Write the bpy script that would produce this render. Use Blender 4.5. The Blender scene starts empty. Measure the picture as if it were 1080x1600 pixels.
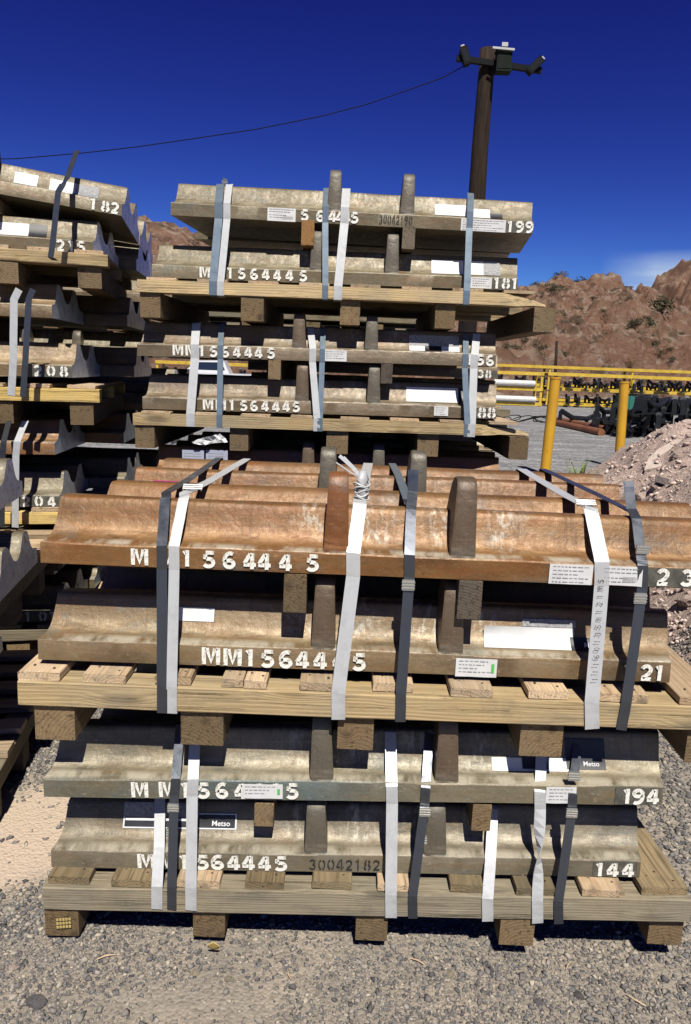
import bpy, bmesh, math, random
import numpy as np
from mathutils import Vector, Matrix, noise as mnoise
R = math.radians
random.seed(7); rng = np.random.default_rng(7)
scene = bpy.context.scene
col = scene.collection
# ------------------------------------------------------------ camera
CF, CP, CR, CH = 1150.0, R(11.07), 0.037, 1.54
Xa, U0, Fw = Vector((1,0,0)), Vector((0,math.sin(CP),math.cos(CP))), Vector((0,math.cos(CP),-math.sin(CP)))
ci = Xa*math.cos(CR)+U0*math.sin(CR); cj = -Xa*math.sin(CR)+U0*math.cos(CR)
cam = bpy.data.cameras.new('camera'); camo = bpy.data.objects.new('camera', cam); col.objects.link(camo)
camo.matrix_world = Matrix(((ci.x,cj.x,-Fw.x,0),(ci.y,cj.y,-Fw.y,0),(ci.z,cj.z,-Fw.z,CH),(0,0,0,1)))
cam.sensor_fit = 'VERTICAL'; cam.sensor_height = 24; cam.lens = 24*CF/1600
cam.clip_start = .05; cam.clip_end = 3000
scene.camera = camo
# ------------------------------------------------------------ sky, sun, exposure
SUN_EL, SUN_AZ = R(55.5), R(172)      # azimuth measured from +Y clockwise; sun stands behind the camera, a little to its right
world = bpy.data.worlds.new('World'); scene.world = world; world.use_nodes = True
wn, wl = world.node_tree.nodes, world.node_tree.links
wn.clear()
wo = wn.new('ShaderNodeOutputWorld'); bg = wn.new('ShaderNodeBackground'); sky = wn.new('ShaderNodeTexSky')
sky.sky_type = 'NISHITA'; sky.sun_disc = False; sky.sun_elevation = SUN_EL; sky.sun_rotation = SUN_AZ
sky.altitude = 1400; sky.air_density = 1.0; sky.dust_density = 0.0; sky.ozone_density = 6.0
tint = wn.new('ShaderNodeMix'); tint.data_type = 'RGBA'; tint.blend_type = 'MULTIPLY'; tint.inputs[0].default_value = 1
tint.inputs[7].default_value = (.42,.60,1.0,1)
gam = wn.new('ShaderNodeGamma'); gam.inputs[1].default_value = 1.25
wl.new(sky.outputs[0], tint.inputs[6]); wl.new(tint.outputs[2], gam.inputs[0])
sp = wn.new('ShaderNodeSeparateColor'); wl.new(gam.outputs[0], sp.inputs[0]); cc_ = wn.new('ShaderNodeCombineColor')
for i_,(k_,e_) in enumerate(((3.86,1.6),(3.05,2.0),(.764,1.4))):      # deep, clear desert sky: each colour falls off faster towards the zenith
    a_ = wn.new('ShaderNodeMath'); a_.operation='MULTIPLY'; a_.inputs[1].default_value=.075; wl.new(sp.outputs[i_],a_.inputs[0])
    b_ = wn.new('ShaderNodeMath'); b_.operation='POWER'; b_.inputs[1].default_value=e_; wl.new(a_.outputs[0],b_.inputs[0])
    c_ = wn.new('ShaderNodeMath'); c_.operation='MULTIPLY'; c_.inputs[1].default_value=k_/.05/1.516; wl.new(b_.outputs[0],c_.inputs[0])
    d_ = wn.new('ShaderNodeMath'); d_.operation='MINIMUM'; d_.inputs[1].default_value=(9,9.5,12)[i_]; wl.new(c_.outputs[0],d_.inputs[0]); wl.new(d_.outputs[0],cc_.inputs[i_])
# a thin cloud low over the ridge, and its like further round the horizon
tc = wn.new('ShaderNodeTexCoord'); sx = wn.new('ShaderNodeSeparateXYZ'); wl.new(tc.outputs['Generated'], sx.inputs[0])
mp = wn.new('ShaderNodeMapping'); mp.inputs['Scale'].default_value = (2.6,2.6,15); wl.new(tc.outputs['Generated'], mp.inputs[0])
mp.inputs['Location'].default_value = (0.35,0.1,0.3)
cn = wn.new('ShaderNodeTexNoise'); cn.inputs['Scale'].default_value = 1.3; cn.inputs['Detail'].default_value = 7; cn.inputs['Roughness'].default_value = .58
wl.new(mp.outputs[0], cn.inputs[0])
cr = wn.new('ShaderNodeMapRange'); cr.inputs[1].default_value = .26; cr.inputs[2].default_value = .50; wl.new(cn.outputs[0], cr.inputs[0])
el = wn.new('ShaderNodeMapRange'); el.inputs[1].default_value = .152; el.inputs[2].default_value = .126; wl.new(sx.outputs[2], el.inputs[0])
ax = wn.new('ShaderNodeMapRange'); ax.inputs[1].default_value = .30; ax.inputs[2].default_value = .36; wl.new(sx.outputs[0], ax.inputs[0])
m1 = wn.new('ShaderNodeMath'); m1.operation = 'MULTIPLY'; wl.new(cr.outputs[0], m1.inputs[0]); wl.new(el.outputs[0], m1.inputs[1])
m2 = wn.new('ShaderNodeMath'); m2.operation = 'MULTIPLY'; wl.new(m1.outputs[0], m2.inputs[0]); wl.new(ax.outputs[0], m2.inputs[1])
m3 = wn.new('ShaderNodeMath'); m3.operation = 'MULTIPLY'; m3.inputs[1].default_value = .8; wl.new(m2.outputs[0], m3.inputs[0])
cm = wn.new('ShaderNodeMix'); cm.data_type = 'RGBA'; wl.new(m3.outputs[0], cm.inputs[0]); wl.new(cc_.outputs[0], cm.inputs[6]); cm.inputs[7].default_value = (6.6,8.2,10.5,1)
wl.new(cm.outputs[2], bg.inputs[0]); bg.inputs[1].default_value = .05; wl.new(bg.outputs[0], wo.inputs[0])
sl = bpy.data.lights.new('sun', 'SUN'); sl.energy = 5.0; sl.angle = R(.55); sl.color = (1,.955,.87)
so = bpy.data.objects.new('sun', sl); col.objects.link(so)
sd = Vector((math.sin(SUN_AZ)*math.cos(SUN_EL), math.cos(SUN_AZ)*math.cos(SUN_EL), math.sin(SUN_EL)))
so.rotation_euler = sd.to_track_quat('Z','Y').to_euler(); so.location = (0,-3,8)
scene.view_settings.view_transform = 'Standard'; scene.view_settings.look = 'None'
scene.cycles.diffuse_bounces = 1; scene.cycles.glossy_bounces = 2
scene.view_settings.exposure = .6; scene.view_settings.gamma = 1; scene.view_settings.use_curve_mapping = False

# ------------------------------------------------------------ helpers
def at(px, py, Y):
    """where the sight line of a photograph point meets the upright plane at distance Y"""
    a, b = px-540, 800-py
    d = Fw*CF + ci*a + cj*b
    d = d*(Y/d.y)
    return Vector((d.x, Y, CH+d.z))
def gat(px, py, z=0):
    a, b = px-540, 800-py
    d = Fw*CF + ci*a + cj*b
    t = (z-CH)/d.z
    return Vector((d.x*t, d.y*t, z))
def X(px, py, Y): return at(px, py, Y).x
def link(name, me, mat=None, parent=None, loc=None, rot=None, smooth=False):
    o = bpy.data.objects.new(name, me); col.objects.link(o)
    if mat is not None and not me.materials:
        for m in (mat if isinstance(mat,(list,tuple)) else [mat]): me.materials.append(m)
    if parent: o.parent = parent
    if loc is not None: o.location = loc
    if rot is not None: o.rotation_euler = rot
    if smooth: me.polygons.foreach_set('use_smooth', [True]*len(me.polygons))
    return o
def tag(o, label=None, cat=None, group=None, kind=None):
    if label: o['label'] = label
    if cat: o['category'] = cat
    if group: o['group'] = group
    if kind: o['kind'] = kind
    return o
def thing(name, label, cat, loc=(0,0,0), rot=(0,0,0), group=None):
    o = bpy.data.objects.new(name, None); col.objects.link(o); o.location = loc; o.rotation_euler = rot
    o.empty_display_size = .1
    return tag(o, label, cat, group)
def copy_tree(o, parent=None):
    c = o.copy(); col.objects.link(c); c.parent = parent
    for ch in list(o.children): copy_tree(ch, c)
    return c
def pyd(name, vs, fs):
    me = bpy.data.meshes.new(name); me.from_pydata([tuple(v) for v in vs], [], fs); me.update(); return me
def box_into(vs, fs, x0,x1,y0,y1,z0,z1, M=None):
    b = len(vs)
    for x,y,z in ((x0,y0,z0),(x1,y0,z0),(x1,y1,z0),(x0,y1,z0),(x0,y0,z1),(x1,y0,z1),(x1,y1,z1),(x0,y1,z1)):
        v = Vector((x,y,z)); vs.append(M@v if M else v)
    for f in ((0,3,2,1),(4,5,6,7),(0,1,5,4),(1,2,6,5),(2,3,7,6),(3,0,4,7)): fs.append([b+i for i in f])
def tube_into(vs, fs, pts, r, n=8, caps=True):
    pts = [Vector(p) for p in pts]; b0 = len(vs); m = len(pts)
    rr = r if isinstance(r,(list,tuple)) else [r]*m
    up = Vector((0,0,1))
    for i,p in enumerate(pts):
        d = (pts[min(i+1,m-1)]-pts[max(i-1,0)]).normalized()
        u = d.cross(up)
        if u.length < .05: u = d.cross(Vector((1,0,0)))
        u.normalize(); w = d.cross(u).normalized()
        for k in range(n):
            a = 2*math.pi*k/n; vs.append(p+(u*math.cos(a)+w*math.sin(a))*rr[i])
    for i in range(m-1):
        for k in range(n):
            a=b0+i*n+k; b=b0+i*n+(k+1)%n; fs.append([a,b,b+n,a+n])
    if caps:
        fs.append([b0+k for k in range(n)][::-1]); fs.append([b0+(m-1)*n+k for k in range(n)])
def fixn(me):
    bm = bmesh.new(); bm.from_mesh(me); bmesh.ops.recalc_face_normals(bm, faces=bm.faces); bm.to_mesh(me); bm.free(); return me
def mk(name, fn, mat, parent=None, loc=None, rot=None, smooth=False):
    vs, fs = [], []; fn(vs, fs); return link(name, fixn(pyd(name, vs, fs)), mat, parent, loc, rot, smooth)

# ------------------------------------------------------------ materials
class NT:
    def __init__(s, name):
        s.m = bpy.data.materials.new(name); s.m.use_nodes = True; s.n = s.m.node_tree.nodes; s.l = s.m.node_tree.links
        s.b = s.n['Principled BSDF']
    def node(s, t, **kw):
        n = s.n.new(t)
        for k,v in kw.items(): setattr(n,k,v)
        return n
    def put(s, sock, v):
        if isinstance(v,(int,float,tuple,list)):
            if isinstance(v,(tuple,list)) and len(v)==3 and sock.type=='RGBA': v = (*v,1)
            sock.default_value = v
        else: s.l.new(v, sock)
    def coord(s, which='Object', scale=(1,1,1), off=None):
        t = s.node('ShaderNodeTexCoord'); m = s.node('ShaderNodeMapping'); s.l.new(t.outputs[which], m.inputs[0])
        m.inputs['Scale'].default_value = scale
        if off is not None: s.put(m.inputs['Location'], off)
        return m.outputs[0]
    def noise(s, vec, scale, detail=4, rough=.55, dist=0):
        n = s.node('ShaderNodeTexNoise'); s.l.new(vec, n.inputs[0]); n.inputs['Scale'].default_value = scale
        n.inputs['Detail'].default_value = detail; n.inputs['Roughness'].default_value = rough; n.inputs['Distortion'].default_value = dist
        return n.outputs[0]
    def vor(s, vec, scale, feature='F1', out=0):
        n = s.node('ShaderNodeTexVoronoi', feature=feature); s.l.new(vec, n.inputs[0]); n.inputs['Scale'].default_value = scale
        return n.outputs[out]
    def rng(s, v, a, b, c=0, d=1):
        n = s.node('ShaderNodeMapRange'); s.put(n.inputs[0], v)
        for i,k in enumerate((a,b,c,d)): n.inputs[i+1].default_value = k
        return n.outputs[0]
    def math(s, op, a, b=None):
        n = s.node('ShaderNodeMath', operation=op); s.put(n.inputs[0], a)
        if b is not None: s.put(n.inputs[1], b)
        return n.outputs[0]
    def mix(s, f, a, b, mode='MIX'):
        n = s.node('ShaderNodeMix', data_type='RGBA', blend_type=mode); s.put(n.inputs[0], f); s.put(n.inputs[6], a); s.put(n.inputs[7], b)
        return n.outputs[2]
    def bump(s, h, strength=.4, dist=.002, nrm=None):
        n = s.node('ShaderNodeBump'); n.inputs['Strength'].default_value = strength; n.inputs['Distance'].default_value = dist; s.put(n.inputs['Height'], h)
        if nrm is not None: s.l.new(nrm, n.inputs['Normal'])
        return n.outputs[0]
    def fin(s, colr, rough=.7, metal=0, nrm=None, spec=None, k=.70):
        if isinstance(colr,(tuple,list)): colr = tuple(v*k for v in colr[:3])
        else: colr = s.mix(1, colr, (k,k,k), 'MULTIPLY')
        s.put(s.b.inputs['Base Color'], colr); s.put(s.b.inputs['Roughness'], rough); s.b.inputs['Metallic'].default_value = metal
        if spec is not None: s.b.inputs['Specular IOR Level'].default_value = spec
        if nrm is not None: s.l.new(nrm, s.b.inputs['Normal'])
        return s.m
    def xyz(s, vec):
        n = s.node('ShaderNodeSeparateXYZ'); s.l.new(vec, n.inputs[0]); return n.outputs

def steel(name, c1, c2, c3, fins=(.45,.652), L=1.6, lip=None, rust=.5, seed=0., scar=1., kk=.52):
    t = NT(name); ob = t.coord('Object', off=(seed, seed*.7, seed*.3)); raw = t.coord('Object'); x,y,z = t.xyz(raw)[0:3]
    n1 = t.noise(ob, 3.2, 6, .62); n2 = t.noise(t.coord('Object',(1.2,6,9),off=(seed,0,0)), 6, 6, .65); n3 = t.noise(ob, 38, 6, .7)
    c = t.mix(t.rng(n1,.38,.62), c1, c2)
    c = t.mix(t.math('MULTIPLY', t.rng(n2,.5,.72), rust+.2), c, c3)
    c = t.mix(t.math('MULTIPLY', t.rng(n3,.54,.74), .22), c, tuple(v*.45 for v in c1))
    big = t.noise(t.coord('Object',(1.6,5,3),off=(seed,seed,0)), 2.2, 5, .6); c = t.mix(t.math('MULTIPLY', t.rng(big,.50,.66), .7), c, tuple(v*.55 for v in c1))
    c = t.mix(t.math('MULTIPLY', t.rng(t.noise(ob,95,3,.6),.58,.72), .15), c, tuple(min(1,v*1.6+.05) for v in c2))
    # long casting streaks
    st = t.noise(t.coord('Object',(.8,30,60),off=(seed,0,seed)), 1.6, 4, .6)
    c = t.mix(t.math('MULTIPLY', t.rng(st,.55,.7), .4), c, tuple(min(1,v*1.35+.03) for v in c2))
    if lip is not None:
        lm = t.math('MULTIPLY', t.rng(y,.008,.003), t.rng(t.noise(t.coord('Object',(1.2,1,3)),1.6,3),.40,.56))
        lm = t.math('MULTIPLY', lm, t.rng(x, .95, .7)) if name.endswith('teal') else lm
        c = t.mix(t.math('MULTIPLY', lm, .85), c, lip)
    # ground and spattered places beside the ribs
    sc = None
    for f in fins:
        d = t.math('ABSOLUTE', t.math('SUBTRACT', x, f*L+.02))
        k = t.math('MULTIPLY', t.rng(d,.035,.05), t.rng(d,.15,.085))
        sc = k if sc is None else t.math('MAXIMUM', sc, k)
    sc = t.math('MULTIPLY', sc, t.rng(z,.058,.07))
    sc = t.math('MULTIPLY', sc, t.rng(y,.17,.14))
    sn = t.rng(t.noise(t.coord('Object',(1.5,1,.45),off=(seed,1,1)), 42, 6, .72, .35), .49, .60)
    sm = t.math('MULTIPLY', t.math('MULTIPLY', sc, sn), .8*scar)
    # odd chalky scrapes on the flank
    scr = t.math('MULTIPLY', t.rng(t.noise(t.coord('Object',(6,10,22),off=(seed*2,0,2)), 5, 6, .75, 2.5), .62,.68), t.rng(t.noise(ob,2.6,2),.55,.62))
    sm = t.math('MAXIMUM', sm, t.math('MULTIPLY', scr, .5))
    c = t.mix(sm, c, (.62,.57,.46))
    fl = t.noise(t.coord('Object',(1,2,2),off=(seed,seed,seed)), 62, 6, .8); c = t.mix(t.math('MULTIPLY', t.rng(fl,.60,.64), .55), c, tuple(min(1,v*1.7+.05) for v in c2)); c = t.mix(t.math('MULTIPLY', t.rng(fl,.40,.35), .6), c, tuple(v*.35 for v in c1))
    # wear and a painted highlight band where the hollow runs out above the lip; dark run-off below the crest
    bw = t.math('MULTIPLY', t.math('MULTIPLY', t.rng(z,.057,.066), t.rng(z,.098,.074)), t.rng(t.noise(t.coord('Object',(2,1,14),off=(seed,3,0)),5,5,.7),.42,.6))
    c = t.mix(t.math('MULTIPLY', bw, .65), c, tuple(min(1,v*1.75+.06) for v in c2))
    ro = t.math('MULTIPLY', t.rng(t.noise(t.coord('Object',(22,2,1.4),off=(seed,0,1)),2.4,5,.7),.54,.70), t.rng(z,.06,.075))
    c = t.mix(t.math('MULTIPLY', ro, .55), c, tuple(v*.5 for v in c1))
    # bright worn arris along the lip, grey-green and rust clouds, pits
    ed = t.math('MULTIPLY', t.math('MULTIPLY', t.rng(z,.0515,.0545), t.rng(z,.0600,.0565)), t.rng(t.noise(t.coord('Object',(3,1,1),off=(seed,0,5)),4,5,.7),.40,.55))
    c = t.mix(t.math('MULTIPLY', ed, .75), c, (.80,.72,.55))
    rc = t.noise(t.coord('Object',(2.2,5,7),off=(seed,7,seed)), 2.4, 6, .68); c = t.mix(t.math('MULTIPLY', t.rng(rc,.55,.68), .7*rust+.25), c, c3)
    gc = t.noise(t.coord('Object',(2.4,4,6),off=(9,seed,seed)), 2.0, 6, .7); c = t.mix(t.math('MULTIPLY', t.rng(gc,.56,.68), .45), c, (.17,.19,.175))
    pit = t.vor(t.coord('Object'), 210.)
    rgh = t.rng(n3,.3,.7,.36,.64)
    h = t.math('ADD', t.math('MULTIPLY', n3, .6), t.math('ADD', t.math('MULTIPLY', t.noise(ob,120,4,.7), .35), t.math('MULTIPLY', t.noise(ob,14,3), 1.5)))
    h = t.math('ADD', h, t.math('MULTIPLY', t.rng(pit,.0,.35), .07)); return t.fin(c, rgh, .20, t.bump(h, .65, .004), .45, k=kk)
def wood(name, pale, dark, grey, greyamt=.3, ring=230.):
    t = NT(name); oi = t.node('ShaderNodeObjectInfo'); rv = oi.outputs['Random']
    cx = t.node('ShaderNodeCombineXYZ'); t.put(cx.inputs[0], t.math('MULTIPLY', rv, 31.)); t.put(cx.inputs[1], t.math('MULTIPLY', t.math('SUBTRACT',rv,.5), .16)); t.put(cx.inputs[2], t.math('ADD', t.math('MULTIPLY', rv, -.12), .12))
    ob = t.coord('Object', off=cx.outputs[0]); raw = t.coord('Object', (1,1,1))
    # solid wood: rings round an axis along local X, bent by noise and by knots
    wob = t.noise(t.coord('Object',(1.1,5,5),off=cx.outputs[0]), 1.5, 3, .5)
    kn = t.node('ShaderNodeTexVoronoi', feature='F1'); t.l.new(t.coord('Object',(3.0,11,11),off=cx.outputs[0]), kn.inputs[0]); kn.inputs['Scale'].default_value = 1.0
    kd = kn.outputs['Distance']
    s = t.xyz(ob); r2 = t.math('SQRT', t.math('ADD', t.math('MULTIPLY', s[1], s[1]), t.math('MULTIPLY', s[2], s[2])))
    ph = t.math('ADD', t.math('ADD', t.math('MULTIPLY', r2, ring), t.math('MULTIPLY', wob, 7.)), t.math('MULTIPLY', t.rng(kd,.35,.0), 5.))
    rg = t.math('SINE', t.math('MULTIPLY', ph, 6.283*.55))
    fine = t.noise(t.coord('Object',(3,160,160),off=cx.outputs[0]), 1.4, 3, .6)
    c = t.mix(t.math('MULTIPLY', t.rng(rg,-1,1), .62), pale, dark)
    c = t.mix(t.math('MULTIPLY', t.rng(fine,.45,.75), .45), c, tuple(v*.62 for v in dark))
    c = t.mix(t.math('MULTIPLY', t.rng(kd,.22,.10), .85), c, tuple(v*.4 for v in dark))
    blot = t.noise(ob, 2.8, 5, .6)
    c = t.mix(t.math('MULTIPLY', t.rng(blot,.4,.65), greyamt), c, grey)
    c = t.mix(t.math('MULTIPLY', t.rng(t.noise(ob,9,5,.65),.58,.72), .35), c, tuple(v*.5 for v in grey))
    # weathering: dark checks along the grain, water stains, scuffs
    ck = t.noise(t.coord('Object',(1.6,70,70),off=cx.outputs[0]), 1.2, 6, .75); c = t.mix(t.math('MULTIPLY', t.rng(ck,.58,.66), .7), c, tuple(v*.35 for v in dark))
    ws = t.noise(t.coord('Object',(2.2,9,9),off=cx.outputs[0]), 1.7, 6, .72); c = t.mix(t.math('MULTIPLY', t.rng(ws,.52,.68), .5), c, tuple(v*.55 for v in grey)); c = t.mix(t.math('MULTIPLY', t.rng(ws,.42,.33), .35), c, tuple(min(1,v*1.35) for v in pale))
    br = t.math('ADD', t.math('MULTIPLY', rv, .5), .75)
    hs = t.node('ShaderNodeHueSaturation'); t.put(hs.inputs['Value'], br); hs.inputs['Saturation'].default_value = 1; t.put(hs.inputs['Color'], c)
    h = t.math('ADD', t.math('MULTIPLY', fine, 1.), t.math('MULTIPLY', rg, .12))
    h = t.math('SUBTRACT', h, t.math('MULTIPLY', t.rng(ck,.56,.68), 1.4)); return t.fin(hs.outputs[0], .8, 0, t.bump(h, .7, .002), .2, k=.72)
def flat(name, c, rough=.6, metal=0, var=.15, scale=30, bump=.15, spec=.4):
    t = NT(name); ob = t.coord('Object'); n = t.noise(ob, scale, 5, .65)
    cc = t.mix(t.rng(n,.35,.7), tuple(min(1,v*(1+var)) for v in c), tuple(v*(1-var*1.6) for v in c))
    return t.fin(cc, rough, metal, t.bump(n, bump, .001), spec)

W_new  = wood('pine_fresh', (.56,.42,.22), (.40,.27,.125), (.36,.31,.22), .55)
W_pink = wood('pine_plank', (.60,.44,.27), (.45,.29,.16), (.44,.38,.28), .45)
W_old  = wood('pine_weathered', (.30,.225,.125), (.20,.135,.065), (.20,.175,.11), .6)
W_grey = wood('pine_beam_grey', (.31,.26,.175), (.22,.175,.11), (.20,.185,.145), .65)
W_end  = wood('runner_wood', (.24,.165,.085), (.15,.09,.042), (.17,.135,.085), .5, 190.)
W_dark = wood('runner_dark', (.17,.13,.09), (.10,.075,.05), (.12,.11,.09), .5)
W_rust = wood('bearer_stained', (.30,.16,.055), (.2,.1,.03), (.2,.13,.07), .3)
W_yel  = wood('split_wood', (.85,.60,.20), (.70,.45,.12), (.6,.48,.26), .35)
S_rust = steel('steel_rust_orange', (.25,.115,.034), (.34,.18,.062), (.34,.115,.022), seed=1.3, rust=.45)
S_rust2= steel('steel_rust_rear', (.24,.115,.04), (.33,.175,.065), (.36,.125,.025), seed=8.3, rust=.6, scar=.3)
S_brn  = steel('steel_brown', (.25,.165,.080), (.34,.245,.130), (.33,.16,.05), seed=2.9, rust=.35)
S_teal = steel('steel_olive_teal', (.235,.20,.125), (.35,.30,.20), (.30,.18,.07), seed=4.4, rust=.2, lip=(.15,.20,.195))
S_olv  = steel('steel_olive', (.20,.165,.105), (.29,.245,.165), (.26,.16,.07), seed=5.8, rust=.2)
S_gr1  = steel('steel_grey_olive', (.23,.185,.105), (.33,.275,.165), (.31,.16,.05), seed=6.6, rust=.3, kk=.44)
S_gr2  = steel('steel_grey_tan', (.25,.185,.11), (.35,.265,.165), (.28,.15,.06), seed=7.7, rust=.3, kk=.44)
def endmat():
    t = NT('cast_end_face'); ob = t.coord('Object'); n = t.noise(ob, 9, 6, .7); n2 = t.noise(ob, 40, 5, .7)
    c = t.mix(t.rng(n,.38,.62), (.62,.72,.82), (.86,.93,.99)); c = t.mix(t.math('MULTIPLY', t.rng(n2,.52,.66), .6), c, (.20,.17,.14)); c = t.mix(t.rng(t.noise(ob,5,4),.60,.70), c, (.22,.15,.09))  # blue sky light on the shaded ends is put into these pale tones
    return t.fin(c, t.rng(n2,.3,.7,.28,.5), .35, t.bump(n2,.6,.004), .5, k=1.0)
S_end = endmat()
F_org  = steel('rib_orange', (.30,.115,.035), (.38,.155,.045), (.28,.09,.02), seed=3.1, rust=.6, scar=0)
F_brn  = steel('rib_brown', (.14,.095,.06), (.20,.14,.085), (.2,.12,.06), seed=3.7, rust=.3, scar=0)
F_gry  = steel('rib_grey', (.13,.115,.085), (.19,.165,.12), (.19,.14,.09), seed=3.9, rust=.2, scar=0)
def strap_mat(name, c, metal, rough):
    t = NT(name); ob = t.coord('Object'); n = t.noise(ob, 26, 5, .65); n2 = t.noise(t.coord('Object',(90,90,3)),1,3)
    cc = t.mix(t.rng(n,.48,.8), c, tuple(v*.72 for v in c)); cc = t.mix(t.math('MULTIPLY', t.rng(n2,.5,.7), .25), cc, tuple(v*.8 for v in c))
    return t.fin(cc, t.rng(n,.3,.7,rough-.08,rough+.15), metal, t.bump(n,.2,.001), .5)
M_white = strap_mat('strap_white', (.56,.57,.57), .15, .42)
M_dark  = strap_mat('strap_blue_steel', (.105,.115,.135), .7, .32)
M_blue  = strap_mat('strap_grey_blue', (.20,.26,.31), .5, .36)
M_seal  = strap_mat('seal_zinc', (.62,.62,.58), .75, .35)
def paint_mat():
    t = NT('stencil_paint'); ob = t.coord('Object'); n = t.noise(ob, 60, 5, .7)
    c = t.mix(t.rng(n,.50,.66), (.78,.77,.70), (.50,.45,.34)); m = t.fin(c, .6, 0, t.bump(n,.3,.001), k=.85)
    # sprayed thin: the steel shows through where the paint has worn
    t.b.inputs['Alpha'].default_value = 1; n2 = t.noise(ob, 130, 5, .75); n3 = t.noise(ob, 22, 3, .6)
    t.put(t.b.inputs['Alpha'], t.math('SUBTRACT', 1, t.math('MAXIMUM', t.math('MULTIPLY', t.rng(n2,.54,.62), .85), t.math('MULTIPLY', t.rng(n3,.58,.70), .7)))); return m
M_paint = paint_mat()
M_patch = flat('dark_paint_patch', (.11,.105,.085), .6, 0, .4, 25)
M_paper = flat('paper_white', (.72,.72,.70), .5, 0, .06, 18)
M_paperg= flat('paper_grey_print', (.30,.30,.30), .6, 0, .3, 120)
M_black = flat('label_black', (.022,.022,.026), .45, 0, .2, 30)
M_ink   = flat('ink', (.03,.03,.03), .7, 0, .1)
M_print = flat('print_grey', (.35,.35,.35), .7, 0, .1)
M_green = flat('print_green', (.10,.55,.12), .5, 0, .05)
M_wtext = flat('print_white', (.75,.75,.75), .5, 0, .02)
M_nail  = flat('nail_rust', (.07,.045,.03), .6, .3, .2)
M_mag   = flat('paint_marker_magenta', (.5,.05,.2), .6, 0, .2)

# ------------------------------------------------------------ stencil and pen lettering
def arc(cx,cy,rx,ry,a0,a1,n=9):
    return [(cx+rx*math.cos(R(a0+(a1-a0)*i/n)), cy+ry*math.sin(R(a0+(a1-a0)*i/n))) for i in range(n+1)]
G = {
 'M': [[(.02,0),(.02,1)],[(.80,0),(.80,1)],[(.18,.96),(.41,.14),(.64,.96)]],
 '1': [[(.3,0),(.3,1)],[(.08,.8),(.18,.88)]],
 '0': [arc(.3,.5,.25,.42,100,260),arc(.36,.5,.25,.42,80,-80)],
 '2': [arc(.3,.68,.26,.24,165,-20)+[(.42,.4),(.1,.16)],[(.02,.08),(.62,.08)]],
 '3': [arc(.3,.72,.24,.2,160,-85),arc(.3,.28,.27,.21,85,-160)],
 '4': [[(.48,0),(.48,1)],[(.36,.94),(.03,.36)],[(-.02,.27),(.34,.27)],[(.6,.27),(.7,.27)]],
 '5': [[(.12,.92),(.6,.92)],[(.1,.82),(.08,.52)],arc(.28,.31,.29,.24,118,-150)],
 '6': [arc(.40,.50,.34,.43,62,172,8)+[(.06,.4)],arc(.335,.28,.26,.21,150,-200,14)],
 '8': [arc(.3,.73,.2,.18,105,255,6),arc(.34,.73,.2,.18,75,-75,6),arc(.29,.28,.25,.21,105,255,7),arc(.35,.28,.25,.21,75,-75,7)],
}
G['9'] = [[(.62-x, 1-y) for x,y in s] for s in G['6']]
G['7'] = [[(.02,.92),(.6,.92),(.25,0)]]
def glyph_into(vs, fs, ch, x, z, h, w=.24, thin=False, asp=.95):
    for s in G[ch]:
        p = [Vector((a*h*asp, b*h)) for a,b in s]; b0 = len(vs); m = len(p)
        for i,q in enumerate(p):
            d = (p[min(i+1,m-1)]-p[max(i-1,0)]).normalized(); nn = Vector((-d.y,d.x))*w*h/2
            for sg in (1,-1):
                c = q+nn*sg; vs.append(Vector((x+c.x, 0, z+c.y)))
        for i in range(m-1):
            a = b0+2*i; fs.append([a,a+1,a+3,a+2])
def lettering(name, parent, items, h, z, y, mat, w=.235, asp=1.0):
    """items: (character, local x of its centre); every character is a part of its own"""
    for ch,xc in items:
        vs, fs = [], []
        cw = (.76 if ch=='M' else .62)*h*asp
        if ch == '1': cw = .6*h*asp
        glyph_into(vs, fs, ch, -cw/2, 0, h, w, asp=asp)
        me = pyd(name, vs, fs)
        bm = bmesh.new(); bm.from_mesh(me)
        r = bmesh.ops.extrude_face_region(bm, geom=bm.faces[:]); bmesh.ops.translate(bm, verts=[v for v in r['geom'] if isinstance(v,bmesh.types.BMVert)], vec=(0,-.0006,0))
        bmesh.ops.recalc_face_normals(bm, faces=bm.faces); bm.to_mesh(me); bm.free()
        link(name, me, mat, parent, (xc,y,z+random.uniform(-.001,.001)))
def word(name, parent, body, size, loc, rot, mat, align='CENTER'):
    cu = bpy.data.curves.new(name, 'FONT'); cu.body = body; cu.size = size; cu.extrude = .0004; cu.align_x = align; cu.align_y = 'CENTER'; cu.resolution_u = 3; cu.offset = size*.012
    tmp = bpy.data.objects.new('tmp', cu); me = bpy.data.meshes.new_from_object(tmp); bpy.data.objects.remove(tmp)
    me.materials.clear(); return link(name, me, mat, parent, loc, rot)

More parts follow.
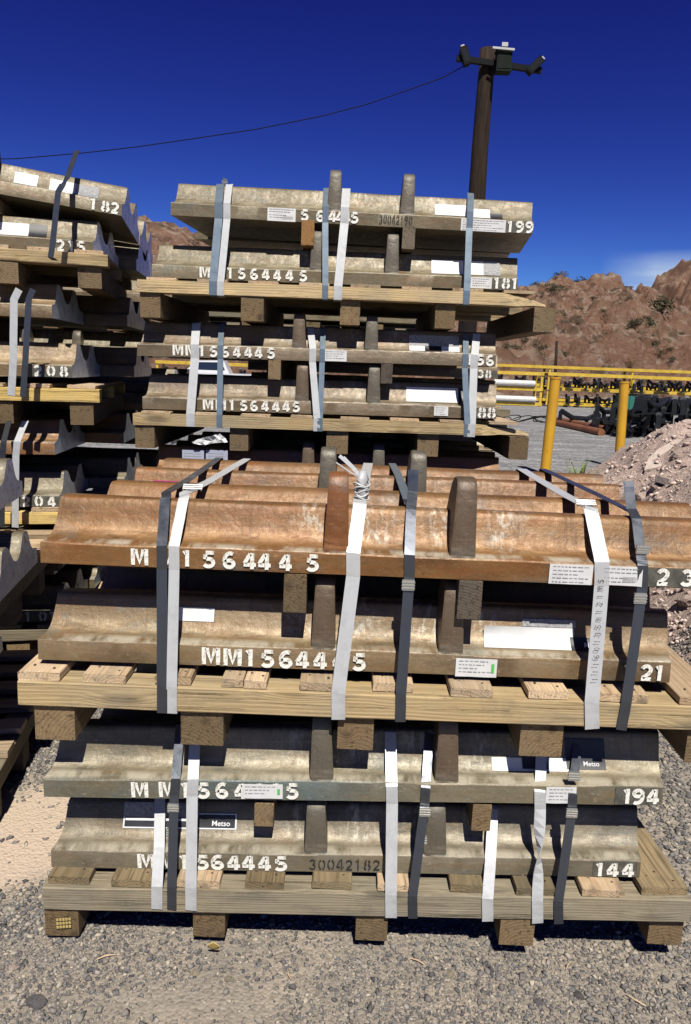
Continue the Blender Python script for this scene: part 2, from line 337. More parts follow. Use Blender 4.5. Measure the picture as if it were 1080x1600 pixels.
# ------------------------------------------------------------ castings
PROF = [(0,.0),(0,.050),(.0022,.0535),(.007,.0552),(.026,.0575),(.040,.0615),(.053,.070),(.064,.084),(.073,.101),(.081,.120),(.088,.137),(.0925,.1465),
        (.097,.1505),(.104,.1520),(.138,.1505),(.156,.143),(.174,.126),(.192,.104),(.21,.088),(.232,.079),(.258,.077),(.282,.084),(.300,.099),(.316,.121),
        (.330,.141),(.338,.149),(.346,.1515),(.382,.151),(.398,.144),(.411,.127),(.423,.103),(.438,.08),(.458,.066),(.485,.060),(.512,.056),(.519,.05),(.52,.0)]
def flank_y(z):            # y of the front flank at height z (between the lip top and the crest)
    P = PROF[3:13]
    for (a,b),(c,d) in zip(P,P[1:]):
        if b <= z <= d: return a+(c-a)*(z-b)/(d-b)
    return P[-1][0] if z > P[-1][1] else P[0][0]
_body = {}
def body_mesh(L, skew, seed, mat):
    k = (L,skew,seed,mat.name)
    if k in _body: return _body[k]
    n = 72; vs = []; m = len(PROF)
    for i in range(n+1):
        x = L*i/n
        for j,(y,z) in enumerate(PROF):
            q = Vector((x*3+seed*9, y*9, z*9)); d = mnoise.noise(q)*.0022 + mnoise.noise(q*4)*.0008
            top = 0 if (z < .01) else 1
            yy = y + (d if 0 < j < m-1 else d*.8); zz = z + d*top*1.1
            ex = 0
            if i in (0,n): ex = (1 if i==0 else -1)*(.004+.003*mnoise.noise(q*3))*(.3 if z>0.01 else .1)
            vs.append((x+skew*y+ex, yy, zz))
    fs = []
    for i in range(n):
        for j in range(m):
            a=i*m+j; b=i*m+(j+1)%m; fs.append((a,b,b+m,a+m))
    fs.append(tuple(range(m))[::-1]); fs.append(tuple(n*m+j for j in range(m)))
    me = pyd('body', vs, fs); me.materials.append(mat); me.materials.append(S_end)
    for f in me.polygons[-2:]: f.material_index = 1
    fixn(me)
    me.polygons.foreach_set('use_smooth', [True]*len(me.polygons))
    me.set_sharp_from_angle(angle=R(32))
    _body[k] = me; return me
def rib_mesh(H, w0=.062, w1=.047):
    pr = [(.006,.045),(.008,.10),(.011,H-.03),(.016,H-.012),(.028,H-.002),(.05,H),(.075,H-.004),(.10,H-.02),(.125,H-.05),(.145,H-.085),(.165,.12),(.19,.07),(.2,.045)]
    vs, fs = [], []; m = len(pr)
    sect = []
    for (y,z) in pr:
        w = w0+(w1-w0)*min(1,max(0,(z-.05)/(H-.05)))
        vs += [(-w/2,y,z),(-w/2+.006,y-.004 if z<H-.02 else y,z+(.003 if z>H-.02 else 0)),(w/2-.006,y-.004 if z<H-.02 else y,z+(.003 if z>H-.02 else 0)),(w/2,y,z)]
    for i in range(m-1):
        for k in range(3): a=i*4+k; fs.append((a,a+1,a+5,a+4))
    fs.append([i*4 for i in range(m)]); fs.append([i*4+3 for i in range(m)][::-1]); fs.append([0,1,2,3]); fs.append([(m-1)*4+k for k in range(4)])
    me = fixn(pyd('rib', vs, fs)); me.polygons.foreach_set('use_smooth', [True]*len(me.polygons)); me.set_sharp_from_angle(angle=R(40)); return me
def casting(label, loc, L=1.6, rot=(0,0,0), skew=.2, mat=S_rust, ribs=(F_brn,F_brn), ribh=.225, seed=1, group=None, fr=(.45,.652), zs=1.):
    o = thing('steel_liner', label, 'steel casting', loc, rot, group); o.scale = (1,1,zs)
    link('body', body_mesh(L,skew,seed,mat), None, o)
    for f,rm in zip(fr, ribs):
        me = rib_mesh(ribh); me.materials.append(rm); link('rib', me, None, o, (f*L,0,0))
    return o
def lip_patch(name, parent, x0, x1, z0, z1, mat, y=-.0022, label=None, curl=0):
    n = 8; vs=[]; fs=[]
    for i in range(n+1):
        u=i/n; x=x0+(x1-x0)*u; w = math.sin(u*9+x0*40)*.0006
        e = curl*(max(0,u-.75)*4)**2
        for z,yy in ((z0,y+w-e),(z1,y-w)): vs += [(x,yy,z),(x,yy+.0012,z)]
    for i in range(n):
        a=i*4; b=a+4
        fs += [(a,b,b+2,a+2),(a+1,a+3,b+3,b+1),(a,a+1,b+1,b),(a+2,b+2,b+3,a+3)]
    fs += [(0,2,3,1),(n*4,n*4+1,n*4+3,n*4+2)]
    o = link(name, fixn(pyd(name,vs,fs)), mat, parent)
    if label: o['label']=label
    return o
def flank_patch(name, parent, x0, x1, z0, z1, mat, off=.003, label=None, peel=0, slant=0, nz=6):
    """a stuck label that follows the hollow front flank; peel lifts one corner"""
    nx = 10; vs=[]; fs=[]
    for i in range(nx+1):
        u=i/nx; x = x0+(x1-x0)*u
        for j in range(nz+1):
            v=j/nz; z = z0+(z1-z0)*v+slant*u
            y = flank_y(z)-off - peel*(max(0,v-.35)**1.5)*(1-u)*.9
            vs += [(x,y,z+peel*.15*v*(1-u)), (x,y+.001,z+.0005+peel*.15*v*(1-u))]
    W = (nz+1)*2
    for i in range(nx):
        for j in range(nz):
            a=i*W+j*2; b=a+W
            fs += [(a,b,b+2,a+2),(a+1,a+3,b+3,b+1)]
    o = link(name, pyd(name,vs,fs), mat, parent, smooth=True)
    if label: o['label']=label
    return o
def print_lines(parent, x0, x1, z0, z1, y, green=False, bars=False, flank=False):
    def f(vs,fs):
        k=0; z=z1-.006
        while z > z0+.006:
            xx=x0+.008
            while xx < x1-(.02 if green else .008)-(.3*(x1-x0)*((k*7)%3)/2):
                w = random.uniform(.004,.014); xe=min(xx+w,x1-.01)
                yy = flank_y(z)-.0052 if flank else y
                box_into(vs,fs,xx,xe,yy-.0003,yy,z-.0009,z+.0009); xx = xe+.003
            z -= .0095; k+=1
            if bars and k==2: z -= .004
        if bars:
            xx = x0+.55*(x1-x0)
            while xx < x1-.012:
                w=random.choice((.0008,.0016)); box_into(vs,fs,xx,xx+w,y-.0004,y,z0+.008,z0+.022); xx += w+.0014
    mk('print', f, M_print, parent)
    if green: mk('green_mark', lambda vs,fs: box_into(vs,fs,x1-.014,x1-.007,y-.0004,y,z0+.012,z1-.012), M_green, parent)
def number_row(root, chars, pxs, py, Y, h, z, mat=M_paint, y=-.003, name='stencil_character', w=.235, asp=1.02):
    lettering(name, root, [(c, X(p,py,Y)-root.location.x) for c,p in zip(chars,pxs) if c!=' '], h, z, y, mat, w, asp)

# ------------------------------------------------------------ boards and pallets (local X of every board runs along its grain)
def board_mesh(L, W, H, seed=0, ragged=0, n=10):
    rnd = random.Random(seed*1000+int(L*100)); vs=[]; fs=[]; c=.0022
    sec = [(-W/2+c,0),(W/2-c,0),(W/2,c),(W/2,H-c),(W/2-c,H),(-W/2+c,H),(-W/2,H-c),(-W/2,c)]
    bow = rnd.uniform(-.002,.002); cup = rnd.uniform(-.0015,.0015)
    for i in range(n+1):
        u=i/n; x=L*u; b = bow*math.sin(math.pi*u)
        for k,(y,z) in enumerate(sec):
            e = 0
            if ragged and i in (0,n): e = (1 if i==0 else -1)*rnd.uniform(0,ragged)
            elif i in (0,n): e = (1 if i==0 else -1)*rnd.uniform(0,.002)
            vs.append((x+e, y+b*.5+rnd.uniform(-.0006,.0006), z+b+cup*(1 if k>3 else .3)*abs(y)/W+rnd.uniform(-.0006,.0006)))
    for i in range(n):
        for k in range(8): a=i*8+k; d=i*8+(k+1)%8; fs.append((a,d,d+8,a+8))
    fs.append(tuple(range(8))[::-1]); fs.append(tuple(n*8+k for k in range(8)))
    return fixn(pyd('board', vs, fs))
def split_mesh(L, W, H, x_split, seed=3, n=26):
    """a beam whose far end has splintered to a long uneven wedge"""
    rnd = random.Random(seed); vs=[]; fs=[]
    for i in range(n+1):
        u=i/n; x=L*u; t=max(0,(x-x_split)/(L-x_split))
        top = H-(H*.72)*t**1.2 + (rnd.uniform(-.007,.007) if 0<t<1 else 0); bot = (H*.10)*t+(rnd.uniform(-.003,.003) if t>0 else 0)
        f = -W/2+(W*.55)*t*rnd.uniform(.5,1.1)
        for y,z in ((f,bot),(W/2,bot),(W/2,max(top,bot+.006)),(f+(rnd.uniform(0,.012) if t>0 else 0),max(top-(rnd.uniform(0,.012) if t>0 else 0),bot+.004))): vs.append((x,y,z))
    for i in range(n):
        for k in range(4): a=i*4+k; d=i*4+(k+1)%4; fs.append((a,d,d+4,a+4))
    fs.append((3,2,1,0)); fs.append(tuple(n*4+k for k in range(4)))
    return fixn(pyd('board', vs, fs))
def pallet(label, x0, x1, yf, zb, rh, bh, ph, runners, planks, slope=0, depth=1.1, beam=W_grey, plank=W_pink, run=W_end, rw=.09, splitx=None, group='timber pallets carrying the steel castings', nails=True, loc=None, rotz=0, seed=1, runmats=None):
    o = thing('timber_pallet', label, 'pallet', loc or (0, yf, 0), (0,0,rotz), group)
    sl = lambda x: slope*x; ang = -math.atan(slope)
    for i,rx in enumerate(runners):
        w = rw*random.uniform(.92,1.1)
        rr = run if not runmats else runmats[i%len(runmats)]
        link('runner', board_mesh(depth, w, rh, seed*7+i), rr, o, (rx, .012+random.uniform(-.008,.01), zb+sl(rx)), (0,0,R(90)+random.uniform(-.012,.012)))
    for k,yy in enumerate((.046, depth/2, depth-.05)):
        if splitx and k==0: me = split_mesh(x1-x0, .09, bh, splitx-x0)
        else: me = board_mesh(x1-x0, .09, bh, seed*11+k, n=16)
        link('cross_beam', me, beam, o, (x0, yy, zb+rh+.001+sl(x0)), (0,ang,0))
    for i,p in enumerate(planks):
        a,b = p[0],p[1]; yaw = p[2] if len(p)>2 else random.uniform(-.012,.012); dy = random.uniform(.004,.018)
        m = plank if not isinstance(plank,(list,tuple)) else plank[i%len(plank)]
        pl = link('deck_plank', board_mesh(depth-.03, b-a, ph, seed*13+i), m, o, ((a+b)/2, dy, zb+rh+bh+.002+sl((a+b)/2)), (0,0,R(90)+yaw))
        if nails:
            w=b-a
            def f(vs,fs):
                for q in ((.03,-.28*w),(.045,.25*w),(.062,.02*w)):
                    tube_into(vs,fs,[(q[0]+random.uniform(-.006,.006),q[1],ph-.002),(q[0],q[1],ph+.0012)],.0034,7)
            mk('nail_heads', f, M_nail, pl)
    return o
def bearer(label, x, y, z, h, w=.055, L=1.0, mat=W_end, group='timber bearers between the castings', yaw=0, slopey=0):
    me = board_mesh(L, w, h, int(abs(x*1000))+3)
    o = link('timber_bearer', me, mat, None, (x,y,z), (0,0,R(90)+yaw)); return tag(o, label, 'wood block', group)

# ------------------------------------------------------------ straps
def ribbon_mesh(path, w, th=.0014, twist=None):
    """closed thin band along path; its flat side looks out from the load"""
    P=[Vector(p) for p in path]; m=len(P); vs=[]; fs=[]
    for i,p in enumerate(P):
        d=(P[min(i+1,m-1)]-P[max(i-1,0)]).normalized(); ref=Vector((0,-1,.55))
        if d.z < -.2 or d.z > .2 or abs(d.y) < .5: ref = Vector((0,-1,.15))
        if abs(d.dot(ref.normalized())) > .93: ref = Vector((0,0,1))
        wv = d.cross(ref).normalized()
        if wv.x < 0: wv = -wv
        if twist: 
            a = twist[i] if i < len(twist) else 0
            wv = Matrix.Rotation(a,3,d) @ wv
        nn = wv.cross(d).normalized()*th/2
        for s1,s2 in ((-1,-1),(1,-1),(1,1),(-1,1)): vs.append(p+wv*w/2*s1+nn*s2)
    for i in range(m-1):
        for k in range(4): a=i*4+k; b=i*4+(k+1)%4; fs.append((a,b,b+4,a+4))
    fs.append((3,2,1,0)); fs.append(tuple((m-1)*4+k for k in range(4)))
    return fixn(pyd('strap', vs, fs))
def densify(keys, n=5, sway=.0005, seed=0):
    out=[]; rnd=random.Random(seed)
    for a,b in zip(keys,keys[1:]):
        a=Vector(a); b=Vector(b)
        for i in range(n): out.append(a.lerp(b,i/n)+(Vector((rnd.uniform(-1,1)*sway*.6,-abs(rnd.uniform(0,1))*sway,0)) if i else Vector((0,0,0))))
    out.append(Vector(keys[-1])); return out
def strap(label, keys, w, mat, group='straps tying down the loads', seals=(), twist=None, seed=0, n=5):
    base = Vector(keys[-1]); base = Vector((base.x, base.y, min(k[2] for k in keys)))
    root = thing('strap', label, 'strap', base, (0,0,0), group)
    P = [p-base for p in densify(keys, n, seed=seed)]
    link('band', ribbon_mesh(P, w, twist=twist), mat, root)
    for (sx,sy,sz,h) in seals:
        s = Vector((sx,sy,sz))-base
        def f(vs,fs):
            box_into(vs,fs,s.x-w/2-.002,s.x+w/2+.002,s.y-.005,s.y+.002,s.z-h/2,s.z+h/2)
            for k in (-1,0,1): box_into(vs,fs,s.x-w/2-.0032,s.x+w/2+.0032,s.y-.0062,s.y-.0045,s.z+k*h*.28-h*.06,s.z+k*h*.28+h*.06)
        mk('seal', f, M_seal, root)
    return root

# ============================================================ GROUND
def vnoise(x, y, s, seed=0):
    """numpy value noise, smooth"""
    x = x/s; y = y/s; xi = np.floor(x).astype(np.int64); yi = np.floor(y).astype(np.int64); fx = x-xi; fy = y-yi
    fx = fx*fx*(3-2*fx); fy = fy*fy*(3-2*fy)
    def h(a,b):
        v = (a*374761393 + b*668265263 + seed*1442695041) & 0xffffffff; v = ((v ^ (v>>13))*1274126177) & 0xffffffff; v = v ^ (v>>16); return (v & 0xffff)/65535.
    return (h(xi,yi)*(1-fx)+h(xi+1,yi)*fx)*(1-fy)+(h(xi,yi+1)*(1-fx)+h(xi+1,yi+1)*fx)*fy
def sst(a,b,x): t = np.clip((x-a)/(b-a),0,1); return t*t*(3-2*t)
def gh(x, y, fine=True):
    x = np.asarray(x,float); y = np.asarray(y,float)
    z = .02 + .02*(vnoise(x,y,.9,1)-.5) + .012*(vnoise(x,y,.28,2)-.5)
    z = z*np.where(y<8,1,.8)
    # spoil heap on the right
    toe = 1.42 + (y-3.2)*.225                      # left toe of the heap as it runs away
    d = x-toe
    hgt = .99*sst(-.1,1.25,d)*sst(3.0,3.7,y+d*.28)*sst(12.8,8.4,y)
    rough = (vnoise(x,y,.55,3)-.5)*.28+(vnoise(x,y,.19,4)-.5)*.12+(vnoise(x,y,.07,5)-.5)*.05
    m = sst(.02,.35,hgt)
    z = z + hgt + rough*m
    return z
def axis(bands):
    out=[]
    for a,b,s in bands: out += list(np.arange(a,b,s))
    return np.array(out+[bands[-1][1]])
gx = axis([(-900,-60,60),(-60,-12,4),(-12,-2.4,.6),(-2.4,1.2,.06),(1.2,5.2,.045),(5.2,12,.4),(12,60,4),(60,900.1,60)])
gy = axis([(-200,-8,24),(-8,.8,.8),(.8,3.2,.06),(3.2,9,.05),(9,15,.12),(15,60,1.5),(60,1500.1,60)])
GX,GY = np.meshgrid(gx,gy); GZ = gh(GX,GY); GZ = np.where(np.abs(GX)>14, .02, GZ)
nx_,ny_ = len(gx),len(gy)
me = bpy.data.meshes.new('ground'); V = np.stack([GX.ravel(),GY.ravel(),GZ.ravel()],1)
ii = np.arange(nx_*ny_).reshape(ny_,nx_); Q = np.stack([ii[:-1,:-1],ii[:-1,1:],ii[1:,1:],ii[1:,:-1]],-1).reshape(-1,4)
def np_mesh(me, V, Fq):
    k = Fq.shape[1]; me.vertices.add(len(V)); me.vertices.foreach_set('co', V.astype(np.float32).ravel())
    me.loops.add(Fq.size); me.loops.foreach_set('vertex_index', Fq.astype(np.int32).ravel())
    me.polygons.add(len(Fq)); me.polygons.foreach_set('loop_start', np.arange(0,Fq.size,k,dtype=np.int32)); me.polygons.foreach_set('loop_total', np.full(len(Fq),k,dtype=np.int32))
    me.update(calc_edges=True); me.validate(); return me
np_mesh(me, V, Q)
def ground_mat():
    t = NT('ground_gravel_dust'); g = t.node('ShaderNodeNewGeometry'); P = g.outputs['Position']; x,y,z = t.xyz(P)[0:3]
    def nz(s,d=5,r=.6):
        return t.noise(P,s,d,r)
    dust = t.mix(t.rng(nz(5),.35,.65), (.42,.355,.28), (.29,.26,.22))
    grit = t.vor(P,95); gcol = t.node('ShaderNodeTexVoronoi'); t.l.new(P,gcol.inputs[0]); gcol.inputs['Scale'].default_value = 95
    gv = t.xyz(gcol.outputs['Color'])[0]
    stone = t.mix(gv,(.075,.07,.068),(.36,.31,.245))
    sx_ = t.math('MULTIPLY', t.math('ADD', x, 1.02), 3.6); sy_ = t.math('MULTIPLY', t.math('SUBTRACT', y, 2.14), 3.4)
    sd_ = t.math('ADD', t.math('ADD', t.math('MULTIPLY',sx_,sx_), t.math('MULTIPLY',sy_,sy_)), t.math('MULTIPLY', nz(7), 1.4))
    sandm = t.rng(sd_, 2.0, 1.2); dust = t.mix(sandm, dust, (.60,.475,.36)); gv = t.math('MULTIPLY', gv, t.rng(sandm,0,1,1,.35))
    near = t.mix(t.math('MULTIPLY', t.rng(gv,.35,.6), .75), dust, stone)
    yardc = t.mix(t.rng(nz(1.2),.35,.65), (.25,.25,.25), (.34,.335,.33))
    v2 = t.node('ShaderNodeTexVoronoi'); t.l.new(P,v2.inputs[0]); v2.inputs['Scale'].default_value = 26
    yardc = t.mix(t.rng(t.xyz(v2.outputs['Color'])[0],.2,.9), t.mix(1,yardc,(.62,.62,.62),'MULTIPLY'), t.mix(1,yardc,(1.25,1.25,1.25),'MULTIPLY'))
    tr = t.noise(t.coord('Object',(.25,2.2,1)),1.1,5,.65); yardc = t.mix(t.rng(tr,.42,.62), t.mix(1,yardc,(.78,.78,.79),'MULTIPLY'), t.mix(1,yardc,(1.2,1.19,1.17),'MULTIPLY'))
    ym = t.math('MULTIPLY', t.rng(t.math('ADD', y, t.math('MULTIPLY', nz(.5), 2.)), 5.2, 6.4), t.rng(z,.14,.06))
    c = t.mix(ym, near, yardc)
    # the heap: pinkish dust, stones and damp places
    hc = t.mix(t.rng(nz(3),.35,.65), (.78,.60,.50), (.62,.46,.38)); hc = t.mix(t.math('MULTIPLY', t.rng(nz(28),.5,.7), .6), hc, (.22,.16,.13))
    hc = t.mix(t.rng(nz(11,6,.7),.54,.66), hc, (.85,.71,.62))
    c = t.mix(t.rng(z,.10,.2), c, hc)
    far = t.rng(y,44,60); c = t.mix(far, c, (.30,.22,.16))
    h = t.math('ADD', t.math('MULTIPLY', grit, -.7), t.math('MULTIPLY', nz(60,6,.7), .9))
    nrm = t.bump(h,.9,.006); h2 = nz(9,7,.75); nrm = t.bump(t.math('MULTIPLY', h2, t.rng(z,.08,.2)), 1., .08, nrm)
    return t.fin(c,.9,0,nrm,.2)
M_ground = ground_mat()
ground = link('ground', me, M_ground, smooth=True); tag(ground, kind='structure')

# loose stones: convex chips scattered over the ground, one object (nobody could count them)
def chips(k=10, seed=5):
    rnd = random.Random(seed); out=[]
    for _ in range(k):
        bm = bmesh.new()
        for i in range(11):
            v = Vector((rnd.gauss(0,1),rnd.gauss(0,1),rnd.gauss(0,1))).normalized()*rnd.uniform(.8,1.05); bm.verts.new((v.x,v.y,v.z*.66))
        r = bmesh.ops.convex_hull(bm, input=bm.verts); bmesh.ops.delete(bm, geom=[e for e in r['geom_interior'] if isinstance(e,bmesh.types.BMVert)], context='VERTS')
        bmesh.ops.triangulate(bm, faces=bm.faces); bm.verts.ensure_lookup_table(); bm.verts.index_update()
        out.append((np.array([v.co[:] for v in bm.verts]), np.array([[v.index for v in f.verts] for f in bm.faces]))); bm.free()
    return out
CH8 = chips()
def scatter(name, regions, mat, sink=.25):
    Vs=[]; Fs=[]; base=0
    for (x0,x1,y0,y1,dens,smin,smax,pw,keep) in regions:
        N = int((x1-x0)*(y1-y0)*dens); x = rng.uniform(x0,x1,N); y = rng.uniform(y0,y1,N); k = keep(x,y) if keep else np.ones(N)
        sel = rng.random(N) < k; x=x[sel]; y=y[sel]; N=len(x); s = smin+(smax-smin)*rng.random(N)**pw; z = gh(x,y)
        ty = rng.integers(0,len(CH8),N)
        for t in range(len(CH8)):
            v,f = CH8[t]; idx = np.where(ty==t)[0]
            if not len(idx): continue
            a = rng.uniform(0,6.28,len(idx)); b = rng.uniform(-.5,.5,len(idx)); c,s_ = np.cos(a),np.sin(a); cb,sb = np.cos(b),np.sin(b)
            st = rng.uniform(.75,1.3,(len(idx),1)); vv = v[None]*s[idx][:,None,None]; vv = vv*np.stack([st[:,0],1/st[:,0],np.ones(len(idx))],1)[:,None,:]
            Y1 = vv[...,1]*cb[:,None]-vv[...,2]*sb[:,None]; Z1 = vv[...,1]*sb[:,None]+vv[...,2]*cb[:,None]
            X2 = vv[...,0]*c[:,None]-Y1*s_[:,None]; Y2 = vv[...,0]*s_[:,None]+Y1*c[:,None]
            W = np.stack([X2+x[idx][:,None], Y2+y[idx][:,None], Z1+(z[idx]+s[idx]*sink)[:,None]],-1)
            Vs.append(W.reshape(-1,3)); Fs.append((f[None]+(np.arange(len(idx))*len(v))[:,None,None]).reshape(-1,3)+base); base += W.shape[0]*W.shape[1]
    me = bpy.data.meshes.new(name); np_mesh(me, np.concatenate(Vs), np.concatenate(Fs)); return link(name, me, mat)
def stone_mat(name, stops):
    t = NT(name); g = t.node('ShaderNodeNewGeometry'); r = t.node('ShaderNodeValToRGB'); t.l.new(g.outputs['Random Per Island'], r.inputs[0])
    e = r.color_ramp.elements; e[0].position = 0; e[0].color = (*stops[0],1); e[1].position = 1; e[1].color = (*stops[-1],1)
    for i,s in enumerate(stops[1:-1]): q = e.new((i+1)/(len(stops)-1)); q.color = (*s,1)
    n = t.noise(g.outputs['Position'], 160, 4, .6); c = t.mix(t.math('MULTIPLY', t.rng(n,.4,.7), .5), r.outputs[0], t.mix(1,r.outputs[0],(.6,.58,.55),'MULTIPLY'))
    return t.fin(c,.85,0,t.bump(n,.4,.002),.25)
M_stone = stone_mat('crushed_stone', [(.09,.09,.095),(.22,.21,.20),(.09,.085,.09),(.28,.255,.225),(.17,.15,.15),(.40,.35,.28),(.14,.14,.145),(.24,.225,.21),(.52,.45,.35),(.33,.30,.27),(.07,.07,.075)])
M_stoneh = stone_mat('heap_stone', [(.66,.50,.42),(.78,.62,.53),(.48,.35,.30),(.85,.72,.63),(.66,.49,.42),(.42,.32,.28)])
def keep_near(x,y):
    k = .38+.62*np.clip((vnoise(x,y,.22,11)+vnoise(x,y,.6,12)-.72)*2.6,0,1)
    k = np.where((x<-.50), np.maximum(k,.9), k)                                   # coarse grey chips on the left
    sand = 1.3*np.exp(-(((x+1.02)/.27)**2+((y-2.14)/.27)**2)**2)+np.exp(-(((x+.35)/.2)**2+((y-1.50)/.07)**2)); return k*np.clip(1-1.25*sand,0.03,1)
scatter('loose_gravel', [(-1.15,1.35,1.30,1.80,24000,.0018,.0075,1.9,keep_near),(-1.15,1.35,1.30,1.80,1500,.006,.0135,2.4,keep_near),
    (-1.5,-.6,1.7,3.4,11000,.004,.0125,1.3,keep_near),(.80,2.0,1.7,3.7,5500,.005,.014,1.5,None),(-.7,.85,1.8,2.1,2500,.004,.011,1.8,None),(-2.6,-1.5,2.0,4.2,900,.005,.012,1.8,None)],
    M_stone)['kind'] = 'stuff'
scatter('heap_rubble', [(1.4,3.4,3.2,6.2,1500,.004,.020,3.2,None),(2.3,5.0,6.0,9.5,200,.010,.04,3,lambda x,y: (gh(x,y)>.10)*1.0)], M_stoneh)['kind'] = 'stuff'
# bigger single rocks on the heap, and a few cobbles by the front pallet
def rock_mesh(seed):
    bm = bmesh.new(); bmesh.ops.create_icosphere(bm, subdivisions=2, radius=1); rnd = random.Random(seed); off = Vector((rnd.uniform(0,50),)*3)
    for v in bm.verts:
        d = mnoise.noise(v.co*1.3+off)*.45+mnoise.noise(v.co*3+off)*.15; v.co *= 1+d; v.co.z *= .62; v.co.x *= 1.15
    for pl in range(5):
        n = Vector((rnd.uniform(-1,1),rnd.uniform(-1,1),rnd.uniform(-.4,1))).normalized(); dd = rnd.uniform(.55,.8)
        for v in bm.verts:
            e = v.co.dot(n)-dd
            if e>0: v.co -= n*e
    me = bpy.data.meshes.new('rock'); bm.to_mesh(me); bm.free(); return me
def rockmat(name,c1,c2):
    t = NT(name); oi = t.node('ShaderNodeObjectInfo'); ob = t.coord('Object'); n = t.noise(ob,3,6,.7)
    c = t.mix(t.rng(n,.35,.65),c1,c2); hs = t.node('ShaderNodeHueSaturation'); t.put(hs.inputs['Value'], t.rng(oi.outputs['Random'],0,1,.65,1.25)); t.put(hs.inputs['Color'],c)
    return t.fin(hs.outputs[0],.88,0,t.bump(t.noise(ob,9,6,.75),.7,.05),.2)
M_rockp = rockmat('rock_pink',(.78,.62,.53),(.56,.42,.36)); M_rockg = rockmat('rock_grey',(.24,.22,.21),(.17,.155,.16)); M_rockw = rockmat('rock_tan',(.48,.42,.30),(.38,.32,.22))
rocks = [rock_mesh(s) for s in range(6)]
for m_ in rocks: m_.materials.append(M_rockp)
rr_ = random.Random(21); nrock = 0
while nrock < 95:
    y = rr_.uniform(3.3,8.8); x = 1.45+(y-3.2)*.225+abs(rr_.gauss(.5,.6)); s = .018+.06*rr_.random()**3.0+(.03 if y>6 else 0)*rr_.random()
    if x > y*.52+.6: continue
    z = float(gh(x,y)); o = link('rock', rocks[nrock%6], None, None, (x,y,z+s*.12), (rr_.uniform(-.5,.5),rr_.uniform(-.5,.5),rr_.uniform(0,6.28))); o.scale = (s,s,s)
    tag(o, 'loose pinkish rock lying on the spoil heap behind the front stack', 'rock', 'loose rocks on the spoil heap'); nrock += 1
def one_rock(px,py,s,mat,label,k,fl=.8):
    p = gat(px,py,.03); me = rocks[k].copy(); me.materials.clear(); me.materials.append(mat)
    o = link('cobble', me, None, None, (p.x,p.y,float(gh(p.x,p.y))+s*.15), (.1,.2,k*1.1)); o.scale=(s,s*.85,s*fl); tag(o,label,'stone')
one_rock(62,1562,.026,M_rockg,'rounded purplish grey cobble at the lower left in the gravel',0)
one_rock(306,1516,.013,M_rockw,'small yellowish flat stone in the gravel below the second runner',1)
one_rock(20,1508,.014,M_rockp,'small pale stone in the gravel near the left edge',2)
one_rock(358,1527,.013,M_rockw,'pale tan stone beside the yellowish stone in the gravel',3)
one_rock(705,1517,.013,M_rockw,'small pale stone in the gravel between the right front runners',4)
one_rock(905,1548,.015,M_rockg,'dark stone in the dust below the fourth runner',5)
one_rock(842,1560,.014,M_rockg,'dark upright stone in the dust at the lower right',1,1.0)
# flat slab on the heap
def slab_shape(vs,fs,pts,th):
    n=len(pts); vs += [Vector((x,y,0)) for x,y in pts]+[Vector((x*.94+.01,y*.94,-th)) for x,y in pts]
    fs.append(list(range(n))); fs.append(list(range(n,2*n))[::-1])
    for i in range(n): fs.append([i,(i+1)%n,n+(i+1)%n,n+i])
M_slab = rockmat('slab_pale',(.74,.62,.53),(.58,.47,.40))
def on_heap(px,py):
    for k in range(300):
        y = 3.2+k*.03; q = at(px,py,y)
        if q.z < float(gh(q.x,q.y)): return q
    return at(px,py,7)
p = on_heap(1010,728)
sc_ = p.y*.13
s1 = mk('rock_slab', lambda vs,fs: slab_shape(vs,fs,[(v_[0]*sc_,v_[1]*sc_) for v_ in [(-.40,-.24),(-.12,-.27),(.14,-.12),(.42,.02),(.5,.22),(.30,.34),(.02,.20),(-.2,.02)]],.10), M_slab, None, (p.x+.25,p.y+.1,p.z+.12), (R(10),R(-14),R(8)))
tag(s1,'big pale flat slab jutting out near the top of the spoil heap','slab')
p = on_heap(1047,748)
s2 = mk('rock_slab', lambda vs,fs: slab_shape(vs,fs,[(-.12,-.08),(.1,-.1),(.2,.05),(.05,.14),(-.1,.08)],.06), M_slab, None, (p.x,p.y,p.z), (R(6),R(12),R(30)))
tag(s2,'smaller pale slab lying just below the big slab on the heap','slab')

# ============================================================ HILLS
def ridge(x):    # crest height over x at about 120 m
    xs = [-220,-120,-70,-45,-34,-29,-22,-12,0,10,18,25.8,29.5,33.5,37.6,42.3,48.3,50.6,52.3,56,64,90,140,260]
    zs = [16,24,20,19,21.5,23.0,21.0,17,14,13.5,13.5,14.8,15.8,15.7,13.6,11.3,11.1,13.8,17.4,22,28,28,22,18]
    return np.interp(x,xs,zs)
hx = np.concatenate([np.linspace(-200,-60,50),np.linspace(-59,12,90),np.linspace(12.3,66,300),np.linspace(67,240,50)])
hy = np.concatenate([np.linspace(52,125,260),np.linspace(126,190,30)])
HX,HY = np.meshgrid(hx,hy); k = HX*120/np.maximum(HY,60)     # ridge line follows the slope's spread
prof = sst(52,119,HY)**1.25; back = 1-sst(124,190,HY)
n1 = vnoise(HX,HY,17,21)-.5; n2 = vnoise(HX,HY,6,22)-.5; n3 = vnoise(HX,HY,2.2,23)-.5; n4 = vnoise(HX,HY,.9,24)-.5
rid = 1-np.abs(vnoise(HX,HY,9,25)*2-1)
fadec = 1-np.exp(-((HY-119)/17)**2)*.92
HZ = ridge(HX)*prof*back*(1+.0*k) + (n1*5+rid*2.0-1)*fadec*sst(50,70,HY) + (n2*2.2+n3*1.7+n4*1.0)*sst(50,60,HY)*(.35+.65*fadec)
